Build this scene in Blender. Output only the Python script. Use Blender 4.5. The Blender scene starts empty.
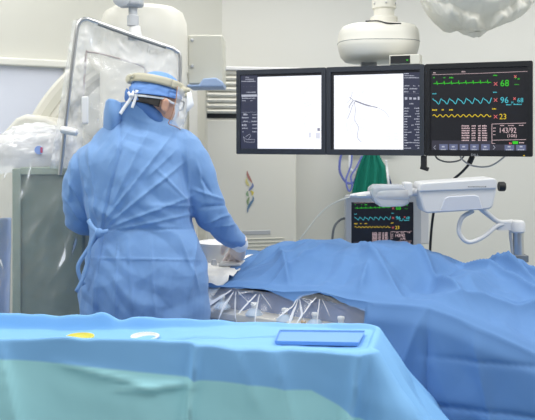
import bpy, bmesh, math, random
import numpy as np
from mathutils import Vector, Matrix, noise, Euler
PI = math.pi
sc = bpy.context.scene
COL = sc.collection
random.seed(4)
F, HY, CZ = 760.0, 135.0, 1.5

# ------------------------------------------------------------------ camera, world, lights
cd = bpy.data.cameras.new('camera'); cam = bpy.data.objects.new('camera', cd); COL.objects.link(cam)
cam.location = (0, 0, CZ); cam.rotation_euler = (PI/2, 0, 0)
cd.sensor_width = 36; cd.sensor_fit = 'HORIZONTAL'; cd.lens = 36*F/535.0
cd.shift_y = -(210-HY)/535.0
cd.dof.use_dof = True; cd.dof.focus_distance = 2.9; cd.dof.aperture_fstop = 4.5
sc.camera = cam
vs = sc.view_settings
vs.view_transform = 'Standard'; vs.look = 'None'; vs.gamma = 1.0; vs.use_curve_mapping = False; vs.exposure = 0.1
w = bpy.data.worlds.new('world'); sc.world = w; w.use_nodes = True
w.node_tree.nodes['Background'].inputs[0].default_value = (0.93, 0.96, 1.0, 1)
w.node_tree.nodes['Background'].inputs[1].default_value = 0.2
def area(name, loc, sx, sy, power, col=(1, 0.985, 0.96), rot=(0, 0, 0)):
    l = bpy.data.lights.new(name, 'AREA'); l.shape = 'RECTANGLE'; l.size = sx; l.size_y = sy
    l.energy = power; l.color = col
    o = bpy.data.objects.new(name, l); o.location = loc; o.rotation_euler = rot; COL.objects.link(o)
for lx in (-1.9, 0.0, 1.9):
    for ly in (0.6, 2.4, 4.1):
        area('ceiling_panel_light', (lx, ly, 2.86), 1.2, 0.6, {0.6: 17, 2.4: 22, 4.1: 15}[ly]*(1.15 if lx > 0 else 0.95))

# ------------------------------------------------------------------ helpers
def P(px, py, Y): return Vector(((px-267.5)/F*Y, Y, CZ-(py-HY)/F*Y))
def lin(c):
    if isinstance(c, str): c = tuple(int(c[i:i+2], 16)/255 for i in (0, 2, 4))
    return tuple((v/12.92 if v <= 0.04045 else ((v+0.055)/1.055)**2.4) for v in c)+(1,)
def mat(name, col, rough=0.5, metal=0.0, spec=0.5, bump=0.0, bscale=200, emit=0.0, var=0.0, vscale=3.0, ridge=0.0, rscale=6.0, coat=0, sheen=0):
    m = bpy.data.materials.new(name); m.use_nodes = True
    nt = m.node_tree; N = nt.nodes; b = N['Principled BSDF']; L = nt.links.new
    c = lin(col); b.inputs['Base Color'].default_value = c
    b.inputs['Roughness'].default_value = rough; b.inputs['Metallic'].default_value = metal
    b.inputs['Specular IOR Level'].default_value = spec
    b.inputs['Coat Weight'].default_value = coat
    if sheen: b.inputs['Sheen Weight'].default_value = sheen
    if emit:
        b.inputs['Emission Color'].default_value = c; b.inputs['Emission Strength'].default_value = emit
    tc = N.new('ShaderNodeTexCoord')
    if var:
        n = N.new('ShaderNodeTexNoise'); n.inputs['Scale'].default_value = vscale; n.inputs['Detail'].default_value = 5
        L(tc.outputs['Object'], n.inputs['Vector'])
        mx = N.new('ShaderNodeMix'); mx.data_type = 'RGBA'
        mx.inputs[6].default_value = tuple(v*(1-var) for v in c[:3])+(1,)
        mx.inputs[7].default_value = tuple(min(1, v*(1+var)) for v in c[:3])+(1,)
        L(n.outputs['Fac'], mx.inputs[0]); L(mx.outputs[2], b.inputs['Base Color'])
    last = None
    if ridge:
        n = N.new('ShaderNodeTexNoise'); n.noise_type = 'RIDGED_MULTIFRACTAL'; n.inputs['Scale'].default_value = rscale
        n.inputs['Detail'].default_value = 2; n.inputs['Distortion'].default_value = 0.4; n.normalize = True
        L(tc.outputs['Object'], n.inputs['Vector'])
        bp = N.new('ShaderNodeBump'); bp.inputs['Strength'].default_value = 1; bp.inputs['Distance'].default_value = ridge
        L(n.outputs['Fac'], bp.inputs['Height']); last = bp
    if bump:
        n = N.new('ShaderNodeTexNoise'); n.inputs['Scale'].default_value = bscale; n.inputs['Detail'].default_value = 3
        L(tc.outputs['Object'], n.inputs['Vector'])
        bp = N.new('ShaderNodeBump'); bp.inputs['Strength'].default_value = 0.6; bp.inputs['Distance'].default_value = bump
        L(n.outputs['Fac'], bp.inputs['Height'])
        if last: L(last.outputs[0], bp.inputs['Normal'])
        last = bp
    if last: L(last.outputs[0], b.inputs['Normal'])
    return m
def film(name, haze=0.10, rough=0.12, col='F4F6FA', ridge=0.004, rscale=9, gain=0.55, detail=2):
    """clear plastic sheet: mostly transparent, the rest glossy, crinkled by a bump"""
    m = bpy.data.materials.new(name); m.use_nodes = True
    nt = m.node_tree; N = nt.nodes; b = N['Principled BSDF']; L = nt.links.new
    b.inputs['Base Color'].default_value = lin(col); b.inputs['Roughness'].default_value = rough
    b.inputs['Specular IOR Level'].default_value = 1.0
    tc = N.new('ShaderNodeTexCoord')
    n = N.new('ShaderNodeTexNoise'); n.noise_type = 'RIDGED_MULTIFRACTAL'; n.inputs['Scale'].default_value = rscale
    n.inputs['Detail'].default_value = detail; n.inputs['Distortion'].default_value = 0.8
    L(tc.outputs['Object'], n.inputs['Vector'])
    bp = N.new('ShaderNodeBump'); bp.inputs['Distance'].default_value = ridge
    L(n.outputs['Fac'], bp.inputs['Height']); L(bp.outputs[0], b.inputs['Normal'])
    lw = N.new('ShaderNodeFresnel'); lw.inputs['IOR'].default_value = 1.45; L(bp.outputs[0], lw.inputs['Normal'])
    ma = N.new('ShaderNodeMath'); ma.operation = 'MULTIPLY_ADD'; ma.use_clamp = True
    L(lw.outputs[0], ma.inputs[0]); ma.inputs[1].default_value = gain; ma.inputs[2].default_value = haze
    tr = N.new('ShaderNodeBsdfTransparent'); mx = N.new('ShaderNodeMixShader')
    L(ma.outputs[0], mx.inputs[0]); L(tr.outputs[0], mx.inputs[1]); L(b.outputs[0], mx.inputs[2])
    L(mx.outputs[0], N['Material Output'].inputs[0])
    return m

def tag(o, label=None, cat=None, group=None, kind=None):
    if label: o['label'] = label
    if cat: o['category'] = cat
    if group: o['group'] = group
    if kind: o['kind'] = kind
    return o
def thing(name, label, cat, loc=(0, 0, 0), rz=0, group=None):
    o = bpy.data.objects.new(name, None); o.location = loc; o.rotation_euler = (0, 0, rz); o.empty_display_size = 0.1
    COL.objects.link(o); return tag(o, label, cat, group)
def finish(o, parent, local):
    COL.objects.link(o)
    if parent is not None:
        o.parent = parent
        if not local:
            o.matrix_parent_inverse = world_of(parent).inverted()
    return o
def world_of(o):
    m = Matrix.LocRotScale(o.location, o.rotation_euler, o.scale)
    if o.parent: m = world_of(o.parent) @ o.matrix_parent_inverse @ m
    return m
def obj(name, bm, m, parent=None, local=False, smooth=True, bevel=0, sub=0, solid=0, ang=35, wn=True):
    me = bpy.data.meshes.new(name); bm.to_mesh(me); bm.free()
    o = bpy.data.objects.new(name, me)
    if isinstance(m, (list, tuple)):
        for k in m: me.materials.append(k)
    else: me.materials.append(m)
    finish(o, parent, local)
    if solid:
        s = o.modifiers.new('solid', 'SOLIDIFY'); s.thickness = solid; s.offset = 0
    if bevel:
        b = o.modifiers.new('bevel', 'BEVEL'); b.width = bevel; b.segments = 3; b.limit_method = 'ANGLE'; b.angle_limit = math.radians(35)
    if sub:
        s = o.modifiers.new('sub', 'SUBSURF'); s.levels = sub; s.render_levels = sub
    if smooth:
        for p in me.polygons: p.use_smooth = True
        if not sub and ang < 180:
            me.update()
            bmx = bmesh.new(); bmx.from_mesh(me)
            for e in bmx.edges:
                if len(e.link_faces) == 2 and e.calc_face_angle(0) > math.radians(ang): e.smooth = False
            bmx.to_mesh(me); bmx.free()
        if bevel:
            wm = o.modifiers.new('wn', 'WEIGHTED_NORMAL'); wm.keep_sharp = True
    return o
def BM(): return bmesh.new()
def box(bm, c, s, rot=None):
    M = Matrix.Translation(Vector(c)) @ (rot.to_matrix().to_4x4() if rot else Matrix.Identity(4)) @ Matrix.Diagonal((s[0], s[1], s[2], 1))
    bmesh.ops.create_cube(bm, size=1, matrix=M); return bm
def ball(bm, c, r, rot=None, seg=24):
    if not hasattr(r, '__len__'): r = (r, r, r)
    M = Matrix.Translation(Vector(c)) @ (rot.to_matrix().to_4x4() if rot else Matrix.Identity(4)) @ Matrix.Diagonal((r[0], r[1], r[2], 1))
    bmesh.ops.create_uvsphere(bm, u_segments=seg, v_segments=seg//2, radius=1, matrix=M); return bm
def rings(bm, rs, cap=True, closed=True):
    vs_ = [[bm.verts.new(p) for p in r] for r in rs]
    n = len(rs[0])
    for a, b in zip(vs_[:-1], vs_[1:]):
        for i in range(n if closed else n-1):
            j = (i+1) % n
            bm.faces.new((a[i], a[j], b[j], b[i]))
    if cap and closed:
        bm.faces.new(vs_[0][::-1]); bm.faces.new(vs_[-1])
    return bm
def smoothpts(pts, n=8):
    """catmull-rom through points (tuples of any length)"""
    A = [np.array(p, float) for p in pts]
    if len(A) < 3: return [A[0]+(A[-1]-A[0])*k/n for k in range(n+1)]
    A = [2*A[0]-A[1]]+A+[2*A[-1]-A[-2]]
    out = []
    for i in range(1, len(A)-2):
        p0, p1, p2, p3 = A[i-1:i+3]
        for k in range(n):
            t = k/n
            out.append(0.5*((2*p1)+(-p0+p2)*t+(2*p0-5*p1+4*p2-p3)*t*t+(-p0+3*p1-3*p2+p3)*t**3))
    out.append(A[-2]); return out
def tube(bm, pts, r, n=12, cap=True, sm=8, round_ends=False, flat=None):
    """sweep; r number or list matching pts"""
    rr = r if hasattr(r, '__len__') else [r]*len(pts)
    q = [tuple(p)+(a,) for p, a in zip(pts, rr)]
    q = smoothpts(q, sm) if sm else [np.array(x) for x in q]
    C = [Vector(x[:3]) for x in q]; R = [max(1e-4, x[3]) for x in q]
    if round_ends:
        d0 = (C[0]-C[1]).normalized(); d1 = (C[-1]-C[-2]).normalized()
        h = []; t_ = []
        for a in (90*0.97, 65, 40, 20):
            h.append((C[0]+d0*R[0]*math.sin(math.radians(a)), R[0]*math.cos(math.radians(a))))
        for a in (20, 40, 65, 90*0.97):
            t_.append((C[-1]+d1*R[-1]*math.sin(math.radians(a)), R[-1]*math.cos(math.radians(a))))
        C = [x[0] for x in h]+C+[x[0] for x in t_]; R = [x[1] for x in h]+R+[x[1] for x in t_]
    up = Vector((0, 0, 1))
    t0 = (C[1]-C[0]).normalized()
    if abs(t0.dot(up)) > 0.9: up = Vector((1, 0, 0))
    nrm = (up-t0*up.dot(t0)).normalized(); rs = []
    for i, c in enumerate(C):
        t = (C[min(i+1, len(C)-1)]-C[max(i-1, 0)]).normalized()
        nrm = (nrm-t*nrm.dot(t)).normalized(); b = t.cross(nrm)
        fx, fy = flat or (1, 1)
        rs.append([c+(nrm*math.cos(2*PI*k/n)*fx+b*math.sin(2*PI*k/n)*fy)*R[i] for k in range(n)])
    return rings(bm, rs, cap)
def lathe(bm, prof, c=(0, 0, 0), n=32, rot=None, cap=True):
    M = Matrix.Translation(Vector(c)) @ (rot.to_matrix().to_4x4() if rot else Matrix.Identity(4))
    rs = [[M @ Vector((r*math.cos(2*PI*k/n), r*math.sin(2*PI*k/n), z)) for k in range(n)] for r, z in prof]
    return rings(bm, rs, cap)
def prism(bm, poly, d, M=None):
    """poly in local xz plane, extruded along +y by d"""
    M = M or Matrix.Identity(4)
    a = [M @ Vector((x, 0, z)) for x, z in poly]; b = [M @ Vector((x, d, z)) for x, z in poly]
    return rings(bm, [a, b])
def grid(bm, fn, nu, nv):
    V = [[bm.verts.new(fn(i/nu, j/nv)) for i in range(nu+1)] for j in range(nv+1)]
    for j in range(nv):
        for i in range(nu):
            bm.faces.new((V[j][i], V[j][i+1], V[j+1][i+1], V[j+1][i]))
    return bm
def rrect(x0, z0, x1, z1, r, n=5):
    out = []
    for cx, cz, a0 in ((x1-r, z1-r, 0), (x0+r, z1-r, 90), (x0+r, z0+r, 180), (x1-r, z0+r, 270)):
        for k in range(n+1):
            a = math.radians(a0+90*k/n); out.append((cx+r*math.cos(a), cz+r*math.sin(a)))
    return out
def interp(x, xs, ys): return float(np.interp(x, xs, ys))
def sstep(a, b, x):
    t = min(1, max(0, (x-a)/(b-a))); return t*t*(3-2*t)
def crease(p, a, b, width, amp):
    """cusp-shaped fold along the segment a-b, fading at its ends"""
    ax, ay = a; bx, by = b; dx, dy = bx-ax, by-ay; L2 = dx*dx+dy*dy
    t = ((p[0]-ax)*dx+(p[1]-ay)*dy)/L2
    if t < -0.15 or t > 1.15: return 0.0
    d = abs((p[0]-ax)*dy-(p[1]-ay)*dx)/math.sqrt(L2)
    if d > 5*width: return 0.0
    return amp*math.exp(-d/width)*(1-sstep(0.7, 1.15, t))*(sstep(-0.15, 0.25, t))
def ridged(v, octs=2):
    s = 0; a = 1
    for k in range(octs):
        s += a*(1-abs(noise.noise(v)*2)); v = v*2.03+Vector((3.1, 1.7, 5.3)); a *= 0.5
    return s
def tri(x): x = x-math.floor(x); return 4*abs(x-.5)-1
_cr = random.Random(11); CDIR = [(_cr.uniform(0, 2*PI), _cr.uniform(.7, 1.5), _cr.uniform(0, 1)) for _ in range(12)]
def crumple(x, y, f=1.0, k0=0):
    """flat facets meeting in sharp folds, like unfolded non-woven cloth; about -1..1"""
    o = 0
    for k in range(4):
        a, fr, ph = CDIR[(k0+k*3) % 12]
        wv = noise.noise(Vector((x*f*.5+k*7, y*f*.5, k0)))
        m = min(1, max(0, .5+1.6*noise.noise(Vector((x*f*.8, y*f*.8+k*5, k0+3)))))
        o += m*tri((x*math.cos(a)+y*math.sin(a))*f*fr+ph+wv*.9)/(1+.4*k)
    return o*.5
def remesh(bm, vox, smooth_it=4, disp=None):
    me = bpy.data.meshes.new('tmp'); bm.to_mesh(me); bm.free()
    o = bpy.data.objects.new('tmp', me); COL.objects.link(o)
    r = o.modifiers.new('r', 'REMESH'); r.mode = 'VOXEL'; r.voxel_size = vox
    if smooth_it:
        s = o.modifiers.new('s', 'SMOOTH'); s.factor = 0.5; s.iterations = smooth_it
    dg = bpy.context.evaluated_depsgraph_get(); dg.update()
    me2 = bpy.data.meshes.new_from_object(o.evaluated_get(dg))
    bpy.data.objects.remove(o); bpy.data.meshes.remove(me)
    out = bmesh.new(); out.from_mesh(me2); bpy.data.meshes.remove(me2)
    if disp:
        out.normal_update()
        mv = [(v, v.normal.copy(), disp(v.co, v.normal)) for v in out.verts]
        for v, n, d in mv: v.co += n*d
    return out
def text_mesh(bm, s, x, z, h, M, y=0.0, align='LEFT', wscale=1.0):
    cu = bpy.data.curves.new('t', 'FONT'); cu.body = s; cu.size = h/0.72; cu.align_x = align
    cu.resolution_u = 3
    o = bpy.data.objects.new('t', cu); COL.objects.link(o)
    dg = bpy.context.evaluated_depsgraph_get(); dg.update()
    me = bpy.data.meshes.new_from_object(o.evaluated_get(dg))
    bpy.data.objects.remove(o); bpy.data.curves.remove(cu)
    T = M @ Matrix.Translation((x, y, z)) @ Matrix.Rotation(PI/2, 4, 'X') @ Matrix.Diagonal((wscale, 1, 1, 1))
    me.transform(T); bm.from_mesh(me); bpy.data.meshes.remove(me)
def ribbon(bm, pts, wd, y, M=None):
    """thin flat line in the local xz plane at depth y"""
    M = M or Matrix.Identity(4)
    ws = wd if hasattr(wd, '__len__') else [wd]*len(pts)
    pr = None
    for i, (x, z) in enumerate(pts):
        x0, z0 = pts[max(i-1, 0)]; x1, z1 = pts[min(i+1, len(pts)-1)]
        dx, dz = x1-x0, z1-z0; l = math.hypot(dx, dz) or 1
        nx, nz = -dz/l*ws[i]/2, dx/l*ws[i]/2
        a = bm.verts.new(M @ Vector((x+nx, y, z+nz))); b = bm.verts.new(M @ Vector((x-nx, y, z-nz)))
        if pr: bm.faces.new((pr[0], pr[1], b, a))
        pr = (a, b)
    return bm
def quad(bm, x0, z0, x1, z1, y):
    v = [bm.verts.new((x, y, z)) for x, z in ((x0, z0), (x1, z0), (x1, z1), (x0, z1))]
    bm.faces.new(v); return bm

# ------------------------------------------------------------------ materials
m_wall = mat('wall_paint', 'DDDDD8', 0.75, bump=0.0006, bscale=120)
m_wall2 = mat('wall_panel', 'D3D3CB', 0.6, bump=0.0004, bscale=90)
m_ceil = mat('ceiling_paint', 'E8E8E4', 0.9)
m_floor = mat('floor_vinyl', 'A9B4B8', 0.4, var=0.05, vscale=14)
m_trim = mat('trim_paint', 'E6E6E0', 0.5)
m_lilac = mat('window_blind', 'E4E9F8', 0.35)
m_cream = mat('cream_enamel', 'E2E0D6', 0.38, var=0.015)
m_cream2 = mat('cream_panel', 'D2D1C5', 0.45)
m_white = mat('white_plastic', 'E0E0E0', 0.45)
m_grey = mat('grey_plastic', 'B9BCC0', 0.45)
m_dgrey = mat('dark_grey_plastic', '6F7478', 0.5)
m_black = mat('black_plastic', '17191D', 0.5)
m_bezel = mat('monitor_bezel', '2E333C', 0.45)
m_bezel2 = mat('dark_monitor_bezel', '15171C', 0.4)
m_steel = mat('brushed_steel', 'C8C9CA', 0.28, metal=0.9)
m_dsteel = mat('dull_steel', '8C8C88', 0.4, metal=0.7)
m_gown = mat('gown_fabric', '789ED0', 0.8, spec=0.25, bump=0.0004, bscale=700, ridge=0.004, rscale=7, sheen=0.15)
m_gown_in = mat('navy_fabric', '34466F', 0.85, spec=0.2, bump=0.0004, bscale=500)
m_cap = mat('cap_fabric', '6F97D6', 0.8, spec=0.25, bump=0.0004, bscale=700, ridge=0.003, rscale=16)
m_scrub = mat('dark_blue_fabric', '5A80BC', 0.85, spec=0.2, ridge=0.003, rscale=14)
m_patient = mat('patient_drape_fabric', '5C84B8', 0.78, spec=0.3, bump=0.0004, bscale=700, ridge=0.005, rscale=4.5)
m_tan = mat('tan_plastic', 'BCB8A4', 0.55)
m_skin = mat('skin', 'D8A78F', 0.5, var=0.06, vscale=20)
m_hair = mat('black_hair', '1E1B1A', 0.6, bump=0.001, bscale=400)
m_glove = mat('latex_glove', 'E6D6CC', 0.45, ridge=0.001, rscale=40)
m_strap = mat('white_tie', 'F0F2F6', 0.7)
m_mask = mat('mask_fabric', 'DCE6F0', 0.8)
m_shoe = mat('shoe_rubber', '3C4650', 0.6)
m_lead = mat('grey_green_panel', '7C887E', 0.6, var=0.3, vscale=9, bump=0.0006, bscale=150)
m_leadedge = mat('pale_green_edge', '95A194', 0.6, var=0.08, vscale=12)
m_green = mat('green_cloth', '1F7F6C', 0.85, spec=0.2, ridge=0.003, rscale=14)
m_film = film('clear_film')
m_filmbag = film('hazy_bag_film', haze=0.5, ridge=0.005, rscale=6, gain=0.8)
m_filmpanel = film('thin_panel_film', haze=0.06, ridge=0.012, rscale=6, gain=1.1, rough=0.1)
m_acryl = film('clear_acrylic', haze=0.05, ridge=0.0, gain=0.6, rough=0.03)
m_ptape = mat('paper', 'F0EEE8', 0.7, ridge=0.002, rscale=20)
m_yellow = mat('yellow_plastic', 'E2DC6A', 0.4)
m_tray = mat('blue_tray_plastic', '78A8E6', 0.5)
m_bundle = mat('white_cover_film', 'F6F5EE', 0.4, ridge=0.006, rscale=12)
_nt = m_bundle.node_tree; _tl = _nt.nodes.new('ShaderNodeBsdfTranslucent'); _tl.inputs[0].default_value = lin('F6F5EE'); _mx = _nt.nodes.new('ShaderNodeMixShader'); _mx.inputs[0].default_value = 0.45
_nt.links.new(_nt.nodes['Principled BSDF'].outputs[0], _mx.inputs[1]); _nt.links.new(_tl.outputs[0], _mx.inputs[2]); _nt.links.new(_mx.outputs[0], _nt.nodes['Material Output'].inputs[0])
m_tube_w = mat('clear_tubing', 'E4E4D6', 0.3)
m_tube_b = mat('blue_tubing', '6C78C8', 0.4)

def drape_mat():
    m = mat('table_drape_fabric', '86C2EE', 0.7, spec=0.35, bump=0.0004, bscale=700, ridge=0.005, rscale=4)
    nt = m.node_tree; N = nt.nodes; L = nt.links.new; b = N['Principled BSDF']
    tc = N.new('ShaderNodeTexCoord'); sp = N.new('ShaderNodeSeparateXYZ'); L(tc.outputs['Object'], sp.inputs[0])
    # upper blue ply over a teal lower ply: the hem of the upper ply slopes down to the right
    a = N.new('ShaderNodeMath'); a.operation = 'MULTIPLY_ADD'; L(sp.outputs['X'], a.inputs[0]); a.inputs[1].default_value = 0.075; L(sp.outputs['Z'], a.inputs[2])
    r = N.new('ShaderNodeMapRange'); r.inputs['From Min'].default_value = 0.811; r.inputs['From Max'].default_value = 0.818
    rx_ = N.new('ShaderNodeMapRange'); rx_.inputs['From Min'].default_value = 0.12; rx_.inputs['From Max'].default_value = 2.2; L(sp.outputs['X'], rx_.inputs['Value'])
    ry_ = N.new('ShaderNodeMapRange'); ry_.inputs['From Min'].default_value = 2.26; ry_.inputs['From Max'].default_value = 2.28; L(sp.outputs['Y'], ry_.inputs['Value'])
    a2 = N.new('ShaderNodeMath'); a2.operation = 'ADD'; L(a.outputs[0], a2.inputs[0]); L(ry_.outputs[0], a2.inputs[1])
    ad = N.new('ShaderNodeMath'); ad.operation = 'ADD'; L(a2.outputs[0], ad.inputs[0]); L(rx_.outputs[0], ad.inputs[1])
    L(ad.outputs[0], r.inputs['Value'])
    mx = N.new('ShaderNodeMix'); mx.data_type = 'RGBA'; L(r.outputs[0], mx.inputs[0])
    mx.inputs[6].default_value = lin('A4DCE6'); mx.inputs[7].default_value = lin('82B9EC')
    L(mx.outputs[2], b.inputs['Base Color'])
    return m
m_drape = drape_mat()

# ------------------------------------------------------------------ the room
def struct(name, bm, m, parent=None, **k):
    o = obj(name, bm, m, parent, **k); o['kind'] = 'structure'; return o
CR = P(222, 0, 5.2); CRx = CR.x                        # the corner between the two visible walls
ldir = Vector((-0.8577, -0.514, 0)).normalized()       # from that corner along the angled left wall
lend = Vector((CRx, 5.2, 0))+ldir*3.2
struct('floor', box(BM(), (0, 2, -0.05), (7.6, 9, 0.1)), m_floor, smooth=False)
struct('ceiling', box(BM(), (0, 2, 2.95), (7.6, 9, 0.1)), m_ceil, smooth=False)
struct('wall_back', box(BM(), ((CRx+3.6)/2, 5.25, 1.45), (3.6-CRx, 0.1, 2.9)), m_wall, smooth=False)
struct('wall_right', box(BM(), (3.65, 2, 1.45), (0.1, 6.6, 2.9)), m_wall, smooth=False)
lrot = Euler((0, 0, math.atan2(-ldir.y, -ldir.x)))
lM = Matrix.Translation((CRx, 5.2, 0)) @ Matrix.Rotation(lrot.z, 4, 'Z')  # local -x runs along the wall, -y into room
def lbox(x0, x1, y0, y1, z0, z1):
    bm = BM(); box(bm, ((x0+x1)/2, (y0+y1)/2, (z0+z1)/2), (x1-x0, y1-y0, z1-z0)); bm.transform(lM); return bm
ZT = 1.5+69.5*4.45/F
struct('wall_left', lbox(-3.3, 0, 0, 0.1, ZT, 2.9), m_wall2, smooth=False)
w2 = lbox(-3.3, 0, 0, 0.1, 0, 0.9); struct('wall_left_lower', w2, m_wall2, smooth=False)
struct('wall_left_pier', lbox(-1.05, 0, 0, 0.1, 0.9, ZT), m_wall2, smooth=False)
win = struct('window_1', lbox(-3.3, -1.05, 0.005, 0.02, 0.9, ZT), m_lilac, smooth=False)
wf = lbox(-3.3, -1.05, -0.03, 0.1, 0.86, 0.9)
b2 = lbox(-1.09, -1.05, -0.03, 0.1, 0.9, ZT); me_ = bpy.data.meshes.new('x'); b2.to_mesh(me_); b2.free(); wf.from_mesh(me_)
struct('window_frame', wf, m_trim, win, bevel=0.004)
struct('trim_1', lbox(-3.3, 0, -0.045, 0.0, ZT, ZT+0.045), m_trim, bevel=0.008)
struct('trim_2', lbox(-1.74, -1.70, -0.02, 0.0, ZT+0.045, 2.9), m_trim, bevel=0.006)
_a, _b = P(189, 88, 4.85), P(204, 88, 4.85)
struct('trim_3', box(BM(), ((_a.x+_b.x)/2, 4.92, _a.z/2), (_b.x-_a.x, 0.14, _a.z)), mat('bright_trim', 'FAFAF8', .5), bevel=0.008)
struct('baseboard_back', box(BM(), ((CRx+3.6)/2, 5.19, 0.05), (3.6-CRx, 0.02, 0.1)), m_trim, bevel=0.004)
struct('wall_left_near', box(BM(), (lend.x-0.05, (lend.y-1.3)/2, 1.45), (0.1, lend.y+1.3, 2.9)), m_wall2, smooth=False)

# ------------------------------------------------------------------ floor-standing air conditioner
acz = 1.5+(135-67)*4.55/F
ac0 = P(205, 0, 4.5); ac1 = P(297, 0, 4.62)
acang = math.atan2(ac1.y-ac0.y, ac1.x-ac0.x); acw = math.hypot(ac1.x-ac0.x, ac1.y-ac0.y)
ac = thing('air_conditioner', 'tall cream floor-standing air conditioner with louvres and a coloured ribbon emblem', 'air conditioner', (ac0.x, ac0.y, 0), acang+0.0)
bm = box(BM(), (acw/2, 0.19, acz/2), (acw, 0.36, acz)); obj('cabinet', bm, m_cream, ac, True, bevel=0.012)
obj('front_panel', box(BM(), (acw/2, 0.002, 1.16), (acw-0.02, 0.016, 0.86)), m_cream2 if False else m_cream, ac, True, bevel=0.006)
lv = BM(); gx0, gx1, gz0, gz1 = 0.012, acw-0.02, 1.60, 1.885
fr = obj('air_outlet', box(BM(), ((gx0+gx1)/2, 0.012, (gz0+gz1)/2), (gx1-gx0, 0.012, gz1-gz0)), m_black, ac, True)
for k in range(8):
    z = gz0+0.045+k*0.033
    box(lv, ((gx0+gx1)/2, -0.004, z), (gx1-gx0, 0.034, 0.019), Euler((0.7, 0, 0)))
obj('louvre', lv, m_cream, ac, True, bevel=0.002)
obj('top_cap', box(BM(), (acw/2, 0.17, acz-0.012), (acw+0.02, 0.40, 0.024)), m_white, ac, True, bevel=0.006)
lg = BM()
for k in range(9):
    box(lg, (0.27, -0.004, 0.70+k*0.022), (0.42, 0.012, 0.010), Euler((0.5, 0, 0)))
bk = obj('return_grille', box(BM(), (0.27, 0.009, 0.79), (0.46, 0.012, 0.21)), m_dgrey, ac, True)
obj('louvre', lg, m_cream2, ac, True)
obj('control_strip', box(BM(), (0.31, 0.0, 0.915), (0.17, 0.02, 0.026)), m_grey, ac, True, bevel=0.003)
em = [([(0.252, 1.285), (0.256, 1.262), (0.268, 1.238), (0.284, 1.212)], 'B07A70'), ([(0.284, 1.212), (0.286, 1.195), (0.272, 1.178), (0.262, 1.165)], '7482AE'),
      ([(0.250, 1.245), (0.248, 1.222), (0.256, 1.205), (0.266, 1.195)], 'D6CE8A'), ([(0.272, 1.165), (0.285, 1.155), (0.282, 1.138)], 'D8C860'),
      ([(0.256, 1.165), (0.252, 1.145), (0.262, 1.135)], '92B08C'), ([(0.288, 1.135), (0.288, 1.112), (0.270, 1.085), (0.258, 1.06), (0.254, 1.035)], '6484A4'),
      ([(0.266, 1.13), (0.256, 1.105), (0.258, 1.08)], '8EA27A')]
for pts, c in em:
    q = [tuple(v) for v in smoothpts(pts, 5)]; n = len(q)
    obj('emblem_stroke', ribbon(BM(), q, [0.003+0.012*math.sin(PI*i/(n-1)) for i in range(n)], -0.0095), mat('emblem_'+c, c, 0.5), ac, True)

# ------------------------------------------------------------------ C-arm x-ray machine
ca = thing('x_ray_c_arm', 'large cream x-ray C-arm with round housing behind the plastic-covered shield', 'x-ray machine', (-1.0, 4.0, 0))
hp = P(144, 60, 3.9)
rr = 43/F*3.9
prof = [(rr*0.2, 0.30), (rr*0.72, 0.295), (rr*0.9, 0.27), (rr*0.985, 0.22), (rr, 0.15), (rr, -0.38), (rr*0.96, -0.44), (rr*0.5, -0.45)]
obj('detector_housing', lathe(BM(), [(a, b-0.03) for a, b in prof[::-1]], (hp.x, hp.y, hp.z), 48), m_cream, ca)
# arc band: a real curved beam in a plane facing the room
ac_c = P(196, 190, 4.0); R0 = 178/F*4.0
arc = BM(); rs = []
for k in range(49):
    a = math.radians(127+k*2.4)
    ca_, sa = math.cos(a), math.sin(a)
    def q(r, y): return Vector((ac_c.x+r*ca_, ac_c.y+y, ac_c.z+r*sa*0.93))
    rs.append([q(R0, -0.09), q(R0-0.02, -0.11), q(R0-0.12, -0.11), q(R0-0.14, -0.09), q(R0-0.14, 0.09), q(R0-0.12, 0.11), q(R0-0.02, 0.11), q(R0, 0.09)])
rings(arc, rs); obj('arc', arc, m_cream, ca, ang=30)
ar2 = BM(); rs = []
for k in range(49):
    a = math.radians(127+k*2.4); ca_, sa = math.cos(a), math.sin(a)
    rs.append([Vector((ac_c.x+r*ca_, ac_c.y+y, ac_c.z+r*sa*0.93)) for r, y in ((R0-0.05, -0.118), (R0-0.09, -0.118), (R0-0.09, -0.105), (R0-0.05, -0.105))])
rings(ar2, rs); obj('arc_rail', ar2, m_cream2, ca, ang=30)
# lower drive housing at the left
ho = [(-20, 152), (-6, 140), (14, 118), (24, 114), (45, 117), (64, 128), (78, 140), (84, 175), (84, 420), (-20, 420)]
bm = BM(); prism(bm, [((x-267.5)/F*3.6, 1.5-(y-135)/F*3.6) for x, y in ho], 0.34, Matrix.Translation((0, 3.62, 0)))
obj('drive_housing', bm, m_cream, ca, bevel=0.02)
bx_ = BM(); a = P(188, 35, 3.95); b = P(223, 84, 3.95)
box(bx_, ((a.x+b.x)/2, 4.08, (a.z+b.z)/2), (b.x-a.x, 0.28, a.z-b.z)); obj('side_box', bx_, m_cream2, ca, bevel=0.008)
for x, y in ((192, 40), (192, 66)): obj('screw', ball(BM(), P(x, y, 3.93), 0.009, seg=12), m_grey, ca)
pd = BM(); M_ = Matrix.Translation((0, 3.88, 0))
prism(pd, [((x-267.5)/F*3.88, 1.5-(y-135)/F*3.88) for x, y in ((187, 84.5), (199, 84.5), (203, 78.5), (216, 77.5), (223, 82), (223, 86.5), (187, 87))], 0.3, M_)
obj('blue_bumper', pd, mat('blue_pad', '9FB6DA', 0.5), ca, bevel=0.008)['label'] = 'pale blue bumper pad'

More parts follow.
